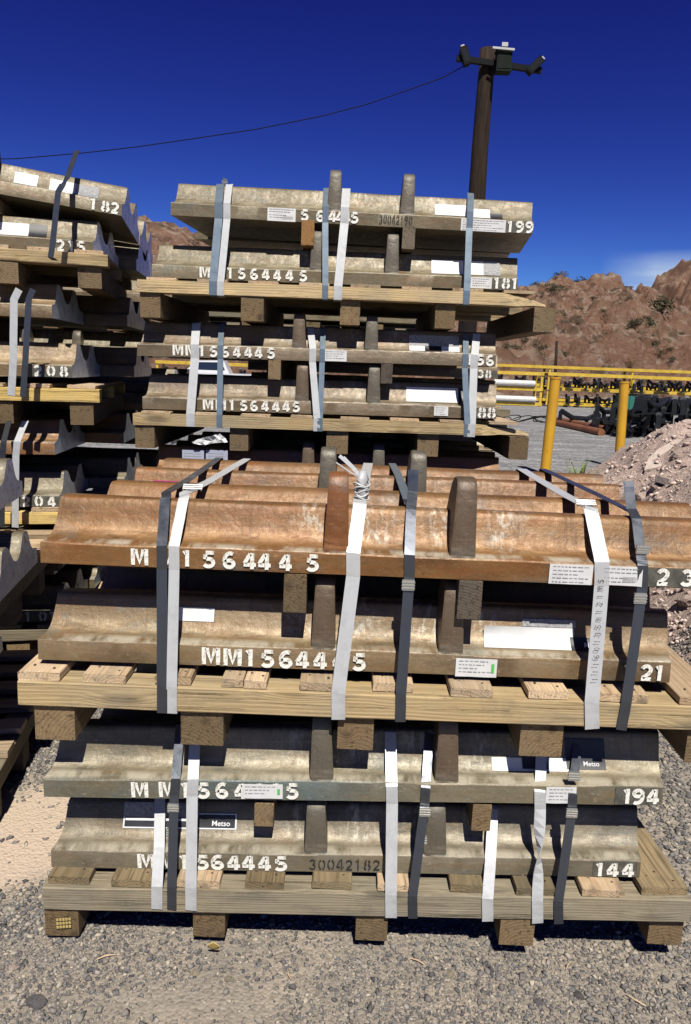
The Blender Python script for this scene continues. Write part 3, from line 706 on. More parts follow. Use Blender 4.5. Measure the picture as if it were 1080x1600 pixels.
# rocky knob on the skyline at the right and an outcrop on the left hump
kn = np.exp(-(((HX-57)/9)**2))*sst(75,115,HY); HZ += kn*(np.abs(vnoise(HX,HY,3,26)-.5)*3+ (vnoise(HX,HY,1.3,27)-.5)*2.6)
kn2 = np.exp(-(((HX-28)/5)**2))*sst(95,115,HY)*back; HZ += kn2*(np.abs(vnoise(HX,HY,2.4,28)-.5)*2.6)
oc = sst(.56,.63,vnoise(HX,HY,4.2,31))*1.3+sst(.58,.64,vnoise(HX,HY,2.0,32))*.7+sst(.60,.66,vnoise(HX,HY,.95,33))*.45; HZ += oc*sst(52,64,HY)*back*(.2+.8*fadec)+(vnoise(HX,HY,.5,34)-.5)*.45*sst(52,60,HY)*back
HZ -= .55+1.4*sst(90,118,HY)*back
hm = bpy.data.meshes.new('hills'); ii = np.arange(HX.size).reshape(HX.shape)
np_mesh(hm, np.stack([HX.ravel(),HY.ravel(),HZ.ravel()],1), np.stack([ii[:-1,:-1],ii[:-1,1:],ii[1:,1:],ii[1:,:-1]],-1).reshape(-1,4))
def hill_mat():
    t = NT('hill_rock'); g = t.node('ShaderNodeNewGeometry'); P = g.outputs['Position']
    n = t.noise(P,.13,7,.65); c = t.mix(t.rng(n,.38,.62),(.42,.25,.165),(.56,.39,.285))
    c = t.mix(t.rng(t.noise(P,.55,7,.76),.49,.60), c, (.19,.09,.06)); c = t.mix(t.math('MULTIPLY',t.rng(t.noise(P,1.3,7,.85),.50,.58),.9), c, (.66,.54,.42)); c = t.mix(t.math('MULTIPLY',t.rng(t.noise(P,2.6,6,.8),.56,.64),.8), c, (.10,.055,.04))
    c = t.mix(t.math('MULTIPLY',t.rng(t.noise(P,.32,5,.7),.5,.66),.5), c, (.20,.155,.085))
    v = t.vor(P,.62); c = t.mix(t.math('MULTIPLY', t.math('MULTIPLY',t.rng(v,.50,.3),.8), t.rng(t.noise(P,.13,3),.4,.55)), c, (.085,.07,.04))
    nz = t.xyz(g.outputs['True Normal'])[2]; c = t.mix(t.math('MULTIPLY',t.rng(nz,.70,.40),.7), c, (.33,.17,.11))
    return t.fin(c,.95,0,t.bump(t.noise(P,.9,9,.82),1.,1.6),.1,k=.86)
tag(link('hills', hm, hill_mat(), smooth=True), kind='structure')
def hill_z(x,y):
    i = int(np.clip(np.searchsorted(hx,x),1,len(hx)-1)); j = int(np.clip(np.searchsorted(hy,y),1,len(hy)-1)); return float(HZ[j,i])
# shrubs: a few leaf-clump meshes copied over the slope
def shrub_mesh(seed, n=300):
    rnd = random.Random(seed); vs=[]; fs=[]; lob=[(rnd.uniform(-.5,.5),rnd.uniform(-.5,.5),rnd.uniform(.25,.7),rnd.uniform(.3,.5)) for _ in range(5)]
    for i in range(n):
        l = rnd.choice(lob); d = Vector((rnd.gauss(0,1),rnd.gauss(0,1),rnd.gauss(0,1))).normalized()*l[3]*rnd.uniform(.5,1.05); c = Vector((l[0],l[1],l[2]))+d
        if c.z<.02: c.z=.05
        u = Vector((rnd.uniform(-1,1),rnd.uniform(-1,1),rnd.uniform(-1,1))).normalized(); w = u.cross(Vector((rnd.uniform(-1,1),rnd.uniform(-1,1),.3))).normalized(); s = rnd.uniform(.035,.085); b=len(vs)
        vs += [c-u*s,c+w*s*.7,c+u*s,c-w*s*.7]; fs.append((b,b+1,b+2,b+3))
    return pyd('shrub',vs,fs)
def leafmat(name,c1,c2):
    t = NT(name); g = t.node('ShaderNodeNewGeometry'); return t.fin(t.mix(g.outputs['Random Per Island'],c1,c2),.8,0,None,.15)
M_shrub = leafmat('shrub_leaf',(.035,.040,.020),(.10,.095,.05)); M_brush = leafmat('dry_brush',(.10,.075,.045),(.20,.15,.09))
shm = [shrub_mesh(s) for s in range(5)]
for i_,m_ in enumerate(shm): m_.materials.append(M_shrub if i_<3 else M_brush)
rs = random.Random(5); cnt=0
while cnt < 280:
    y = rs.uniform(60,121); u = rs.uniform(.205,.50) if rs.random()<.86 else rs.uniform(-.31,-.17); x = u*y*1.0; s = rs.uniform(.3,.95)*(1 if y<95 else 1.1)
    o = link('shrub', shm[rs.randrange(5)], None, None, (x,y,hill_z(x,y)-.1), (0,0,rs.uniform(0,6.3))); o.scale=(s*1.3,s*1.3,s*rs.uniform(.7,1.1))
    tag(o,'small dark desert shrub growing on the rocky hillside','shrub','desert shrubs dotted over the hillside'); cnt+=1
for k_,(px,y,s,lab) in enumerate(((905,112,2.3,'big dark bush on the skyline left of the saddle in the ridge'),(928,113,2.0,'rounded dark bush on the skyline just right of the biggest bush'),(1015,88,1.5,'dark bush halfway up the hill at the right'),(1035,90,2.2,'wide dark bush in the hollow of the hill at the right'),(868,112,1.4,'low bush on the skyline of the left hump'))):
    x = at(px,450,y).x; o = link('bush', shm[k_%3], None, None, (x,y,hill_z(x,y)-.2)); o.scale=(s*1.2,s*1.2,s); tag(o,lab,'bush')

# ============================================================ FRONT STACK
YP, YL, YQ, YP2 = 1.68, 1.74, 1.732, 1.70
pr1 = [(X(a,1392,YP),X(b,1392,YP)) for a,b in ((72,137),(173,240),(275,342),(382,443),(487,550),(590,655),(705,760),(808,870),(912,978))]
P1 = pallet('weathered grey pallet on the gravel at the foot of the front stack', -.75, .935, YP, .055, .083, .066, .021,
     [-.706,-.32,.109,.49,.885], pr1+[(.807,.928,.04)], slope=.0193, beam=W_grey, plank=[W_old,W_old,W_pink], run=W_end, seed=1, runmats=[W_end])
pr2 = [(X(a,1080,YP2),X(b,1080,YP2)) for a,b in ((27,92),(128,195),(240,297),(345,379),(381,416),(468,525),(583,647),(705,772),(828,892),(935,1017),(1066,1140))]
P2 = pallet('fresh yellow pine pallet carrying the upper half of the front stack', -.797, 1.03, YP2, .590, .095, .064, .022,
     [-.712,-.341,.046,.516,.93], pr2, slope=0, beam=W_new, plank=[W_pink], run=W_end, seed=2, rw=.098)
c144 = casting('olive brown steel casting stencilled 144, lowest in the front stack', (-.746,YL,.228), 1.56, (0,-.0225,0), .2, S_olv, (F_gry,F_gry), .205, 1, zs=.93)
c194 = casting('casting stencilled 194 with blue green lip, second from the bottom of front stack', (-.757,YL,.433-.0), 1.605, (0,-.0255,0), .2, S_teal, (F_gry,F_brn), .225, 2)
c194.location.z = .417; c194.location.y = YQ; c144.location.z = .211; c144.location.y = YQ
c121 = casting('brown steel casting stencilled 121, just under the top layer of the front stack', (-.764,YL+.012,.788), 1.60, (0,0,0), .2, S_brn, (F_brn,F_brn), .235, 3)
c23 = casting('orange rusty steel casting stencilled 23, on top at the front of the front stack', (-.742,YL,1.045), 1.66, (0,.003,0), .2, S_rust, (F_org,F_brn), .245, 4, fr=(.435,.622))
RG = 'rear castings of the front stack'
for (xx,zz,L,mt,sd,lab) in ((-.70,1.044,1.58,S_rust2,5,'rusty steel casting lying behind the topmost casting of the front stack'),(-.70,.79,1.58,S_brn,6,'rear brown casting hidden behind the one stencilled 121'),
                        (-.70,.43,1.58,S_teal,7,'rear casting hidden behind the one stencilled 194'),(-.70,.225,1.56,S_olv,8,'rear casting in the lowest layer of the front stack, behind 144')):
    o = casting(lab,(xx,YL+.545,zz),L,(0,-.02 if zz<.5 else 0,0),.12,mt,(F_gry,F_gry),.245 if zz>1 else .16,sd,fr=(.405,.585) if zz>1 else (.45,.652), zs=.93 if zz<.3 else 1)
    if zz<.5: o.location.z = zz-.016
# bearers
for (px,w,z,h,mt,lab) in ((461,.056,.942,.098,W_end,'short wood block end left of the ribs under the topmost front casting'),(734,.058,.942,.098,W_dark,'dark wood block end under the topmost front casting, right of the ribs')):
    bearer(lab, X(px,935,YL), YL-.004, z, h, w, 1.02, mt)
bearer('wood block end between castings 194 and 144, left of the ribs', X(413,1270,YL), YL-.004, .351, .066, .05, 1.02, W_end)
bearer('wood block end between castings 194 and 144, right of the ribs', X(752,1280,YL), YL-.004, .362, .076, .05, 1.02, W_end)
# stencils on the lips
def row(c, s, pxs, py, h=.045, z=.004, **k): number_row(c, s, pxs, py, YL, h, z, **k)
row(c23,'MM1564445',[218,262,293,327,358,390,413,446,489],868,.041,.006)
row(c121,'MM1564445',[328,362,391,418,446,472,500,530,562],1022,.045,.004)
row(c194,'MM1564445',[220,263,292,320,348,377,404,430,458],1230,.043,.005)
row(c144,'MM1564445',[230,262,290,318,341,366,389,414,440],1347,.045,.004)
def patch_px(c, x0,x1, py, mat, name='dark_patch', z0=.002, z1=.05, y=-.0018): return lip_patch(name, c, X(x0,py,YL)-c.location.x, X(x1,py,YL)-c.location.x, z0, z1, mat, y)
patch_px(c23,1004,1082,900,M_patch); row(c23,'23',[1036,1074],893,.041,.006,name='serial_digit',asp=1.05)
row(c121,'121',[984,1013,1034],1048,.041,.005,name='serial_digit')
row(c194,'194',[979,996,1018],1240,.042,.005,name='serial_digit'); patch_px(c194,960,1030,1240,M_patch)
row(c144,'144',[936,955,979],1357,.042,.004,name='serial_digit'); patch_px(c144,925,993,1357,M_patch)
def pen(c, s, x0, dx, py, h, z, Y=YL, w=.085):
    lettering('handwritten_digit', c, [(ch, X(x0+i*dx,py,Y)-c.location.x) for i,ch in enumerate(s)], h, z, -.0035, M_ink, w, .8)
pen(c144,'30042182',489,14.2,1352,.034,.010)
# labels on the front stack
def lab_px(c,x0,x1,py,z0,z1,Y=YL,green=False,bars=False,mat=M_paper,y=-.0042,name='paper_label',lines=True,curl=0):
    a=X(x0,py,Y)-c.location.x; b=X(x1,py,Y)-c.location.x; lip_patch(name,c,a,b,z0,z1,mat,y,curl=curl)
    if lines: print_lines(c,a,b,z0,z1,y-.0008,green,bars)
lab_px(c23,858,926,890,.0,.05,green=False)
lab_px(c23,938,1003,893,.002,.050,bars=True,curl=.006)
lab_px(c121,713,778,1040,-.002,.046,green=True)
lab_px(c194,380,443,1235,.006,.046,green=True)
lab_px(c194,852,899,1238,.004,.050)
def fl_px(c,x0,x1,py,z0,z1,mat,Y=1.80,**k): return flank_patch(k.pop('name','paper_label'),c,X(x0,py,Y)-c.location.x,X(x1,py,Y)-c.location.x,z0,z1,mat,**k)
fl_px(c121,272,332,960,.093,.125,M_paper)
fl_px(c121,757,900,995,.062,.108,M_paper,peel=.035,nz=8)
fl_px(c121,820,905,982,.110,.128,M_paperg,off=.004)
fl_px(c121,893,938,1002,.062,.088,M_black,off=.0045)
def metso(c,px,py,Y,size,zl,yoff=.007,rx=R(62)):
    word('brand_print',c,'Metso',size,(X(px,py,Y)-c.location.x,flank_y(zl)-yoff,zl),(rx,0,0),M_wtext)
metso(c121,926,1008,1.80,.017,.073)
fl_px(c194,768,890,1200,.066,.092,M_paper); fl_px(c194,815,855,1200,.070,.115,M_black,off=.005); fl_px(c194,885,946,1190,.070,.138,M_black,off=.004); metso(c194,922,1200,1.80,.017,.082)
# the black framed label on casting 144
a144 = X(194,1290,1.80)-c144.location.x; b144 = X(371,1290,1.80)-c144.location.x
flank_patch('label_border',c144,a144,b144,.084,.122,M_wtext,off=.003); flank_patch('label_panel',c144,a144+.004,b144-.004,.088,.119,M_black,off=.0042)
flank_patch('label_stripe',c144,a144+.006,a144+.20,.1035,.1085,M_wtext,off=.0055); flank_patch('label_sheet',c144,a144,a144+.205,.112,.148,M_paperg,off=.005)
metso(c144,347,1293,1.80,.020,.100,.008)
# straps of the upper half: over the top, down the face, under the pallet beam
def front_strap(label, xr, xc, xl, xb, w, mat, seals=(), upper=True, yr=2.70, tail=None, **k):
    """pixel columns at the rear, on the crest, at the lip and at the beam foot"""
    if upper:
        zc, zl, zb, pl, pb, pc = 1.199, 1.1, .69, 868, 1118, 790
    keys=[]
    if tail: keys += tail
    else:
        xr_ = X(xr,728,yr); xc_ = X(xc,785,1.90)
        for q in (0,.36,.37,.66,.67): pass
        keys += [(xr_,yr+.06,1.10),(xr_,yr-.03,1.202),(xr_+(xc_-xr_)*.35,2.42,1.200),(xr_+(xc_-xr_)*.68,2.12,1.200),(xc_,1.885,1.2045)]
    keys += [(X(xc,pc,1.85),1.838,1.2045),(X(xc,pc,1.85)*.98+X(xl,pl,YL)*.02,1.824,1.196),(X(xl,pl,YL),YL-.004,zl+.0),(X(xl,pl+28,YL),YL-.0045,1.04),(X(xb,pb-45,YP2),YP2-.003,zb+.062),(X(xb,pb,YP2),YP2-.003,zb-.008),(X(xb,pb,YP2),YP2+.05,zb-.012)]
    return strap(label, keys, w, mat, seals=seals, **k)
front_strap('dark steel strap at the left of the front stack, over casting 23',345,262,254,254,.026,M_dark)
front_strap('white strap beside the dark one at the left of the front stack',388,290,273,269,.026,M_white)
# tied white strap in the middle with its frayed tail
front_strap('white strap in the middle of the front stack, knotted below its frayed tail',575,562,552,529,.034,M_white)
kx = at(565,770,1.93)
def knot(vs,fs):
    for k in range(5):
        z = -.022+.011*k; tube_into(vs,fs,[(math.cos(a)*(.019+.002*math.sin(k*5)),math.sin(a)*.010-.004,z*.8+.005*math.sin(a*2+k*1.7)) for a in np.linspace(0,6.28,15)],.0026,5,False)
kr = thing('strap_knot','bunched white knot on the middle strap of the front stack','knot',(kx.x,kx.y-.03,kx.z+.01)); mk('wrapping',knot,M_white,kr,smooth=True)
for q,(dx,dz) in enumerate(((-.062,.078),(-.052,.074),(-.07,.06))):
    P_=[(0,0,.03),(dx*.4,.01,dz*.75),(dx,.02,dz+.01)]
    link('frayed_end', ribbon_mesh(densify(P_,6,seed=q),.009 if q<2 else .003), M_white, kr)
def bulge(vs,fs): tube_into(vs,fs,[(0,0,-.03),(0,0,0),(.001,.0,.03),(0,.004,.052)],[.013,.016,.017,.010],7)
mk('folded_band',bulge,M_white,kr,smooth=True)
t3 = at(646,734,1.88)
strap('grey blue steel strap right of centre on the front stack with upright tail',[(t3.x,1.88,t3.z),(X(643,775,1.90),1.87,1.235),(X(641,800,1.845),1.822,1.196),(X(640,866,YL),YL-.004,1.1),(X(640,893,YL),YL-.0045,1.04),(X(627,1075,YP2),YP2-.003,.755),(X(626,1122,YP2),YP2-.003,.682),(X(626,1122,YP2),YP2+.05,.678)],.026,M_dark,seals=[(X(638,914,1.73),1.731,at(638,914,1.73).z,.026)])
strap('short blue steel strap lying diagonally over the rear castings near the centre',[(X(612,736,2.74),2.78,1.1),(X(612,736,2.70),2.69,1.202),(X(622,752,2.4),2.42,1.201),(X(630,770,2.13),2.13,1.201),(X(640,788,1.88),1.87,1.2)],.026,M_blue)
s4 = front_strap('white strap with black handwriting at the right of the front stack',812,922,941,927,.036,M_white)
s5t = at(982,752,1.89)
strap('dark steel strap at the far right of the front stack with upright tail',[(s5t.x,1.89,s5t.z),(X(987,790,1.86),1.86,1.212),(X(991,803,1.84),1.822,1.194),(X(1001,862,1.76),1.752,1.112),(X(1004,880,YL),YL-.004,1.095),(X(1003,915,YL),YL-.0045,1.04),(X(978,1098,YP2),YP2-.003,.755),(X(970,1141,YP2),YP2-.003,.682),(X(970,1141,YP2),YP2+.05,.678)],.026,M_dark,
      seals=[(X(1003,858,1.76),1.757,at(1003,858,1.76).z,.022),(X(1000,935,1.73),1.731,at(1000,935,1.73).z,.026)])
strap('thin dark strap running back over the top castings at the right',[(X(846,745,2.72),2.78,1.1),(X(846,745,2.70),2.69,1.2025),(X(885,762,2.42),2.42,1.2012),(X(935,785,2.13),2.13,1.2012),(X(986,806,1.88),1.875,1.2013)],.024,M_dark)
bk = at(918,789,1.90)
def buckle(vs,fs):
    for k in range(3): tube_into(vs,fs,[(-.026,-.006+.006*k,.004+.004*k),(.026,-.006+.006*k,.004+.004*k)],.0022,6)
    for s in (-1,1): tube_into(vs,fs,[(.024*s,-.012,.0),(.024*s,.012,.012)],.0022,6)
tag(mk('strap_buckle',buckle,M_seal,None,(bk.x,1.915,1.2075)),'wire buckle on the handwritten white strap at the right','buckle','wire buckles on the white straps')
bk2 = at(312,770,2.0); tag(mk('strap_buckle',buckle,M_seal,None,(X(304,775,1.95),1.93,1.2075)),'wire buckle where the left pair of straps crosses the crest','buckle','wire buckles on the white straps')
# black pen writing that runs down the white strap
def scrib(vs,fs):
    rnd=random.Random(4)
    for k,ch in enumerate(['5','M','1','2','1','8','5','3','1','0','6','1','1','1']):
        z = -.012*k*1.55; b=len(vs); glyph_into(vs,fs,ch,-.009,z,.0135,.11,asp=.9)
        # turned to read along the strap
        for i in range(b,len(vs)):
            v=vs[i]; cx_,cz=0,z+.006; dx,dz=v.x-cx_,v.z-cz; vs[i]=Vector((cx_-dz*1.1,0,cz+dx*.9))
pa = at(940,905,YL-.0062); pb_ = at(930,1065,YP2-.006); dv=(pb_-pa)
rotx = math.atan2(pb_.y-pa.y, pa.z-pb_.z); roty = math.atan2(dv.x,-dv.z)
wr = mk('handwriting', scrib, M_ink, s4, None)
wr.matrix_local = Matrix.Translation(pa-Vector((0,.0012,.006))-s4.location) @ Matrix.Rotation(-roty,4,'Y') @ Matrix.Rotation(rotx,4,'X')
# straps of the lower half
def low_strap(label, x0,y0, xl, xb, w, mat, seals=(), short=False, **k):
    pb = 1424+(xb-68)*.018
    if short: # from the crest of casting 144
        keys=[(X(x0,y0,1.84),1.87,.382),(X(x0,y0,1.84),1.818,.376),(X(xl,1340,YQ),YQ-.005,.285),(X(xb,pb-38,YP),YP-.003,.208),(X(xb,pb,YP),YP-.003,.142),(X(xb,pb,YP),YP+.05,.136)]
    else:
        keys=[(X(x0,y0-30,1.89),1.90,.586),(X(x0,y0-15,1.83),1.822,.588),(X((x0+xl*3)/4,1222,YQ),YQ-.004,.485),(X(xl,1248,YQ),YQ-.0045,.437),(X(xb,pb-38,YP),YP-.003,.208),(X(xb,pb,YP),YP-.003,.142),(X(xb,pb,YP),YP+.05,.136)]
    S=[(X(a,b,YQ-.01), YQ-.007-(max(0,b-1250)/180)*.022, at(a,b,YQ-.007-(max(0,b-1250)/180)*.022).z, .024) for a,b in seals]
    return strap(label,keys,w,mat,seals=S,**k)
low_strap('dark strap with two seals at the left of the lower front load',283,1150,273,269,.024,M_dark,seals=[(271,1262),(270,1300)])
low_strap('white strap just right of the dark strap at the lower left',307,1165,301,299,.029,M_white)
low_strap('short white strap over casting 144 only, at the left',254,1287,250,246,.029,M_white,short=True)
low_strap('white strap near the middle of the lower front load',610,1155,613,611,.030,M_white)
low_strap('dark strap with two seals right of the middle of the lower front load',670,1165,664,645,.024,M_dark,seals=[(664,1268),(658,1312)])
low_strap('short white strap under the wood block, right of the ribs of casting 144',765,1294,766,762,.029,M_white,short=True)
tw=[0]*31+[.15,.4,.8,1.35,1.9,2.4,2.8,3.05,3.14]+[3.14]*40
low_strap('white strap with a twist in it at the right of the lower front load',843,1195,845,840,.029,M_white,n=10,twist=tw)
low_strap('dark strap with two seals at the far right of the lower front load',899,1195,895,873,.024,M_dark,seals=[(897,1212),(893,1270)])
# torn strip by the second runner, yellow paint lettering on the left runner, magenta crayon marks
for k_,(a_,b_,L_,an,lab) in enumerate(((150,1500,.05,.4,'thin wood splinter in the gravel left of the second runner'),(455,1530,.035,1.9,'short pale splinter in the gravel below casting 144'),(640,1495,.045,-.5,'wood splinter in the gravel near the third runner'),(885,1510,.04,.9,'small splinter in the dust between the two right runners'),(1010,1565,.05,2.4,'splinter in the dust at the lower right corner'))):
    q_ = gat(a_,b_,.03); z_ = float(gh(q_.x,q_.y))
    tag(mk('wood_splinter', lambda vs,fs: tube_into(vs,fs,[(0,0,0),(L_*.5,.003,.002),(L_,0,0)],[.0012,.0026,.0008],4), W_pink, None, (q_.x,q_.y,z_+.007),(0,0,an)), lab, 'splinter')
p = gat(338,1470,.04)
def torn(vs,fs):
    box_into(vs,fs,-.012,.012,-.004,-.001,-.008,.006,Matrix.Rotation(.5,4,'Y')); box_into(vs,fs,-.002,.02,-.006,-.003,-.001,.022,Matrix.Rotation(-.7,4,'Y'))
tag(mk('torn_tape',torn,flat('tape_yellow',(.62,.45,.14),.6),None,(p.x,p.y-.03,.05),(.4,0,0)),'scrap of torn yellow tape under the second runner of the front pallet','scrap')
mk('paint_mark', lambda vs,fs: [box_into(vs,fs,-.018+.008*k,-.012+.008*k,-.0012,0,.0+.011*j+.001*k,.007+.011*j+.001*k) for k in range(5) for j in range(3)], flat('paint_yellow_mark',(.55,.42,.16),.6), P1, (-.70,-.0085+.012,.068))
mk('crayon_mark', lambda vs,fs: box_into(vs,fs,0,.07,0,.01,0,.0015), M_mag, c23, (.18,.372,.1525))

# ============================================================ MIDDLE STACK (behind the front one)
YBP, YB = 3.30, 3.35
BX = lambda px,py=600: X(px,py,YB)
GP='timber pallets carrying the steel castings'
pl = lambda a,b,n,w=.13: [(a+(b-a-w)*i/(n-1), a+(b-a-w)*i/(n-1)+w) for i in range(n)]
pallet('upper pallet of the middle stack, under the casting stencilled 181', -.935, .845, YBP, 1.725,.105,.052,.012,[BX(240),BX(395),BX(543),BX(688),BX(840)],pl(-.90,.78,8),splitx=.70,beam=W_new,run=W_end,nails=False,seed=3)
pallet('middle stack pallet with a splintered right end, under casting 188', -.965, .815, YBP, 1.158,.103,.050,.012,[-.915,BX(375,690),BX(527,690),BX(668,690),BX(808,690)],pl(-.93,.76,8),slope=.006,splitx=.55,beam=W_new,run=W_end,nails=False,seed=4)
pallet('lower pallet of the middle stack, mostly hidden by the front stack', -.95, .80, YBP, .60,.10,.052,.016,[-.90,-.47,0,.4,.74],pl(-.92,.77,8),beam=W_grey,run=W_end,nails=False,seed=5)
pallet('bottom pallet of the middle stack standing on the gravel', -.95, .80, YBP, .03,.11,.055,.016,[-.90,-.47,0,.4,.74],pl(-.92,.77,8),beam=W_grey,run=W_end,nails=False,seed=6)
c199 = casting('greyish steel casting stencilled 199, on top of the middle stack', (-.80,YB,2.158), 1.56,(0,.015,0),.12,S_gr1,(F_gry,F_gry),.222,11)
c181 = casting('grey steel casting stencilled 181, second from the top of the middle stack', (-.885,YB,1.898),1.60,(0,0,0),.12,S_gr1,(F_gry,F_gry),.225,12,fr=(.45,.655))
c156 = casting('steel casting stencilled 156, above the casting marked 188 in the middle stack', (-.955,YB,1.560),1.60,(0,-.006,0),.12,S_gr2,(F_brn,F_gry),.205,13)
c188 = casting('tan grey steel casting stencilled 188, on the splintered pallet of the middle stack', (-.935,YB,1.325),1.60,(0,-.008,0),.12,S_gr2,(F_brn,F_gry),.225,14)
for i,(z,mt,lab) in enumerate(((1.0,S_rust2,'casting hidden in the lower middle stack, just under the splintered pallet'),(.77,S_gr1,'casting low in the middle stack behind the rusty front castings'),(.44,S_gr2,'casting in the lower part of the middle stack, near the ground'),(.21,S_gr1,'lowest casting of the middle stack'))):
    casting(lab,(-.90,YB,z),1.6,(0,0,0),.12,mt,(F_brn,F_gry),.2,15+i)
for i,(x,z,mt,f) in enumerate(((-.80,2.15,S_gr1,.01),(-1.00,1.9,S_gr1,0),(-1.03,1.558,S_gr2,0),(-.99,1.325,S_gr2,0),(-.88,1.0,S_gr1,0),(-.88,.77,S_gr1,0),(-.88,.44,S_gr1,0),(-.88,.21,S_gr1,0))):
    casting(['rear casting behind the topmost one of the middle stack','rear casting on the upper pallet of the middle stack','rear casting just under the upper pallet of the middle stack','rear casting on the splintered pallet of the middle stack'][i] if i<4 else 'rear casting inside the hidden lower part of the middle stack',
            (x,YB+.545,z),1.58,(0,f,0),.12,mt,(F_gry,F_gry),.15,30+i,group=None if i<4 else 'hidden rear castings of the middle stack')
bearer('orange brown wood block under casting 199, left of the ribs',BX(481,370),YB-.005,2.055,.103,.055,1.0,W_rust)
bearer('dark wood block under casting 199, right of the ribs',BX(638,385),YB-.005,2.055,.095,.055,1.0,W_dark)
bearer('wood block under casting 156, left of the ribs',BX(429,580),YB-.005,1.478,.085,.055,1.0,W_end)
bearer('wood block under casting 156, right of the ribs',BX(604,585),YB-.005,1.478,.087,.052,1.0,W_dark)
for (px,z) in ((430,.92),(600,.92),(430,.36),(600,.36)): bearer('wood block between the hidden lower castings of the middle stack',BX(px),YB-.005,z,.08,.055,1.0,W_end)
def rowB(c,s,pxs,py,h,z,**k): number_row(c,s,pxs,py,YB,h,z,**k)
rowB(c199,' '*3+'564445',[0,0,0,476,500,519,531,541,554],343,.045,.006)
rowB(c181,'MM1564445',[320,342,360,378,397,415,433,452,474],435,.045,.006)
rowB(c156,'MM1564445',[278,298,316,334,352,370,388,404,424],546,.046,.006)
rowB(c188,'MM1564445',[325,345,363,381,397,414,431,447,463],640,.045,.006)
rowB(c199,'199',[797,812,827],357,.045,.004,name='serial_digit'); rowB(c181,'181',[776,790,804],447,.045,.006,name='serial_digit')
rowB(c156,'156',[735,751,766],556,.046,.004,name='serial_digit'); rowB(c188,'188',[740,753,768],646,.047,.004,name='serial_digit')
for c,a,b,py in ((c199,792,833,357),(c181,770,808,447),(c188,735,775,646)): lip_patch('dark_patch',c,BX(a,py)-c.location.x,BX(b,py)-c.location.x,.002,.05,M_patch,-.0018)
lettering('handwritten_digit', c199, [(ch,BX(595+i*6.6,347)-c199.location.x) for i,ch in enumerate('30042190')], .036, .012, -.0035, M_ink, .085,.55)
lab_px(c199,418,462,342,-.002,.052,Y=YB,bars=True); lab_px(c199,720,790,352,.0,.05,Y=YB)
def flB(c,x0,x1,py,z0,z1,mat,**k): return flank_patch(k.pop('name','paper_label'),c,X(x0,py,3.42)-c.location.x,X(x1,py,3.42)-c.location.x,z0,z1,mat,**k)
flB(c199,679,731,330,.068,.118,M_paper); flB(c199,737,765,335,.064,.105,M_paper); flB(c199,764,784,337,.062,.09,M_black)
flB(c181,674,724,420,.066,.128,M_paper); flB(c181,734,757,422,.066,.128,M_paper); flB(c181,755,781,423,.066,.128,M_paperg,off=.004); lab_px(c181,735,768,447,.004,.05,Y=YB)
flB(c156,640,718,535,.06,.082,M_paper); flB(c156,640,718,525,.083,.13,M_paperg); flB(c156,664,690,534,.0595,.083,M_black,off=.0045); lab_px(c156,507,542,552,.002,.05,Y=YB)
flB(c188,635,716,620,.066,.13,M_paper); flB(c188,716,727,620,.066,.13,M_black); lab_px(c188,678,700,647,.008,.05,Y=YB)
def b_strap(label,xt,xl,xb,w,mat,z3,x3=None,seals=(),tail=None):
    """z3: (crest z, lip top z, lip foot z, beam top z, beam foot z) and pixel rows"""
    zc,zl,zf,zt,zb=z3[:5]; pc,plp,pbm=z3[5:]
    keys=[]
    if tail: keys.append(tail)
    keys+=[(X(xt,pc,YB+.14),YB+.15,zc+.004),(X(xt,pc,YB+.1),YB+.104,zc+.004),(X(xt,pc,YB+.1),YB+.087,zc-.002),(X(xl,plp,YB),YB-.004,zl),(X(xl,plp,YB),YB-.0045,zf),(X(xb,pbm,YBP),YBP-.002,zt),(X(xb,pbm,YBP),YBP-.002,zb),(X(xb,pbm,YBP),YBP+.05,zb-.004)]
    return strap(label,keys,w,mat,seals=seals)
U3=(2.31,2.215,2.15,1.885,1.828,305,330,465); U2=(1.713,1.618,1.558,1.315,1.258,525,550,668)
tl=at(350,286,YB+.16)
b_strap('grey blue strap at the left of the top load of the middle stack',345,342,333,.034,M_blue,U3)
strap('short dark strap end sticking up from the left of the topmost middle casting',[(tl.x,YB+.13,tl.z),(tl.x+.008,YB+.125,2.335),(tl.x+.012,YB+.12,2.315)],.026,M_dark)
b_strap('white strap beside the blue one at the left of the top middle load',359,355,345,.030,M_white,U3)
b_strap('blue strap left of the centre ribs on the top middle load',510,509,508,.026,M_blue,U3)
b_strap('white strap beside the centre rib on the top middle load',541,539,528,.036,M_white,U3)
b_strap('blue strap across the paper labels on the top middle load',735,735,729,.028,M_blue,U3)
b_strap('leftmost white strap of the second load in the middle stack',308,305,298,.038,M_white,U2)
b_strap('grey strap right of the leftmost white one on the second middle load',347,345,343,.026,M_blue,U2)
b_strap('slanting white strap at the centre of the second middle load',485,489,495,.030,M_white,U2)
b_strap('blue grey strap crossing the slanting white one on the second middle load',505,504,500,.024,M_blue,U2)
b_strap('blue strap at the right of the second middle load, left of its white neighbour',727,728,730,.026,M_blue,U2)
b_strap('white strap at the right of the second middle load, over the number 156',744,742,737,.034,M_white,U2)
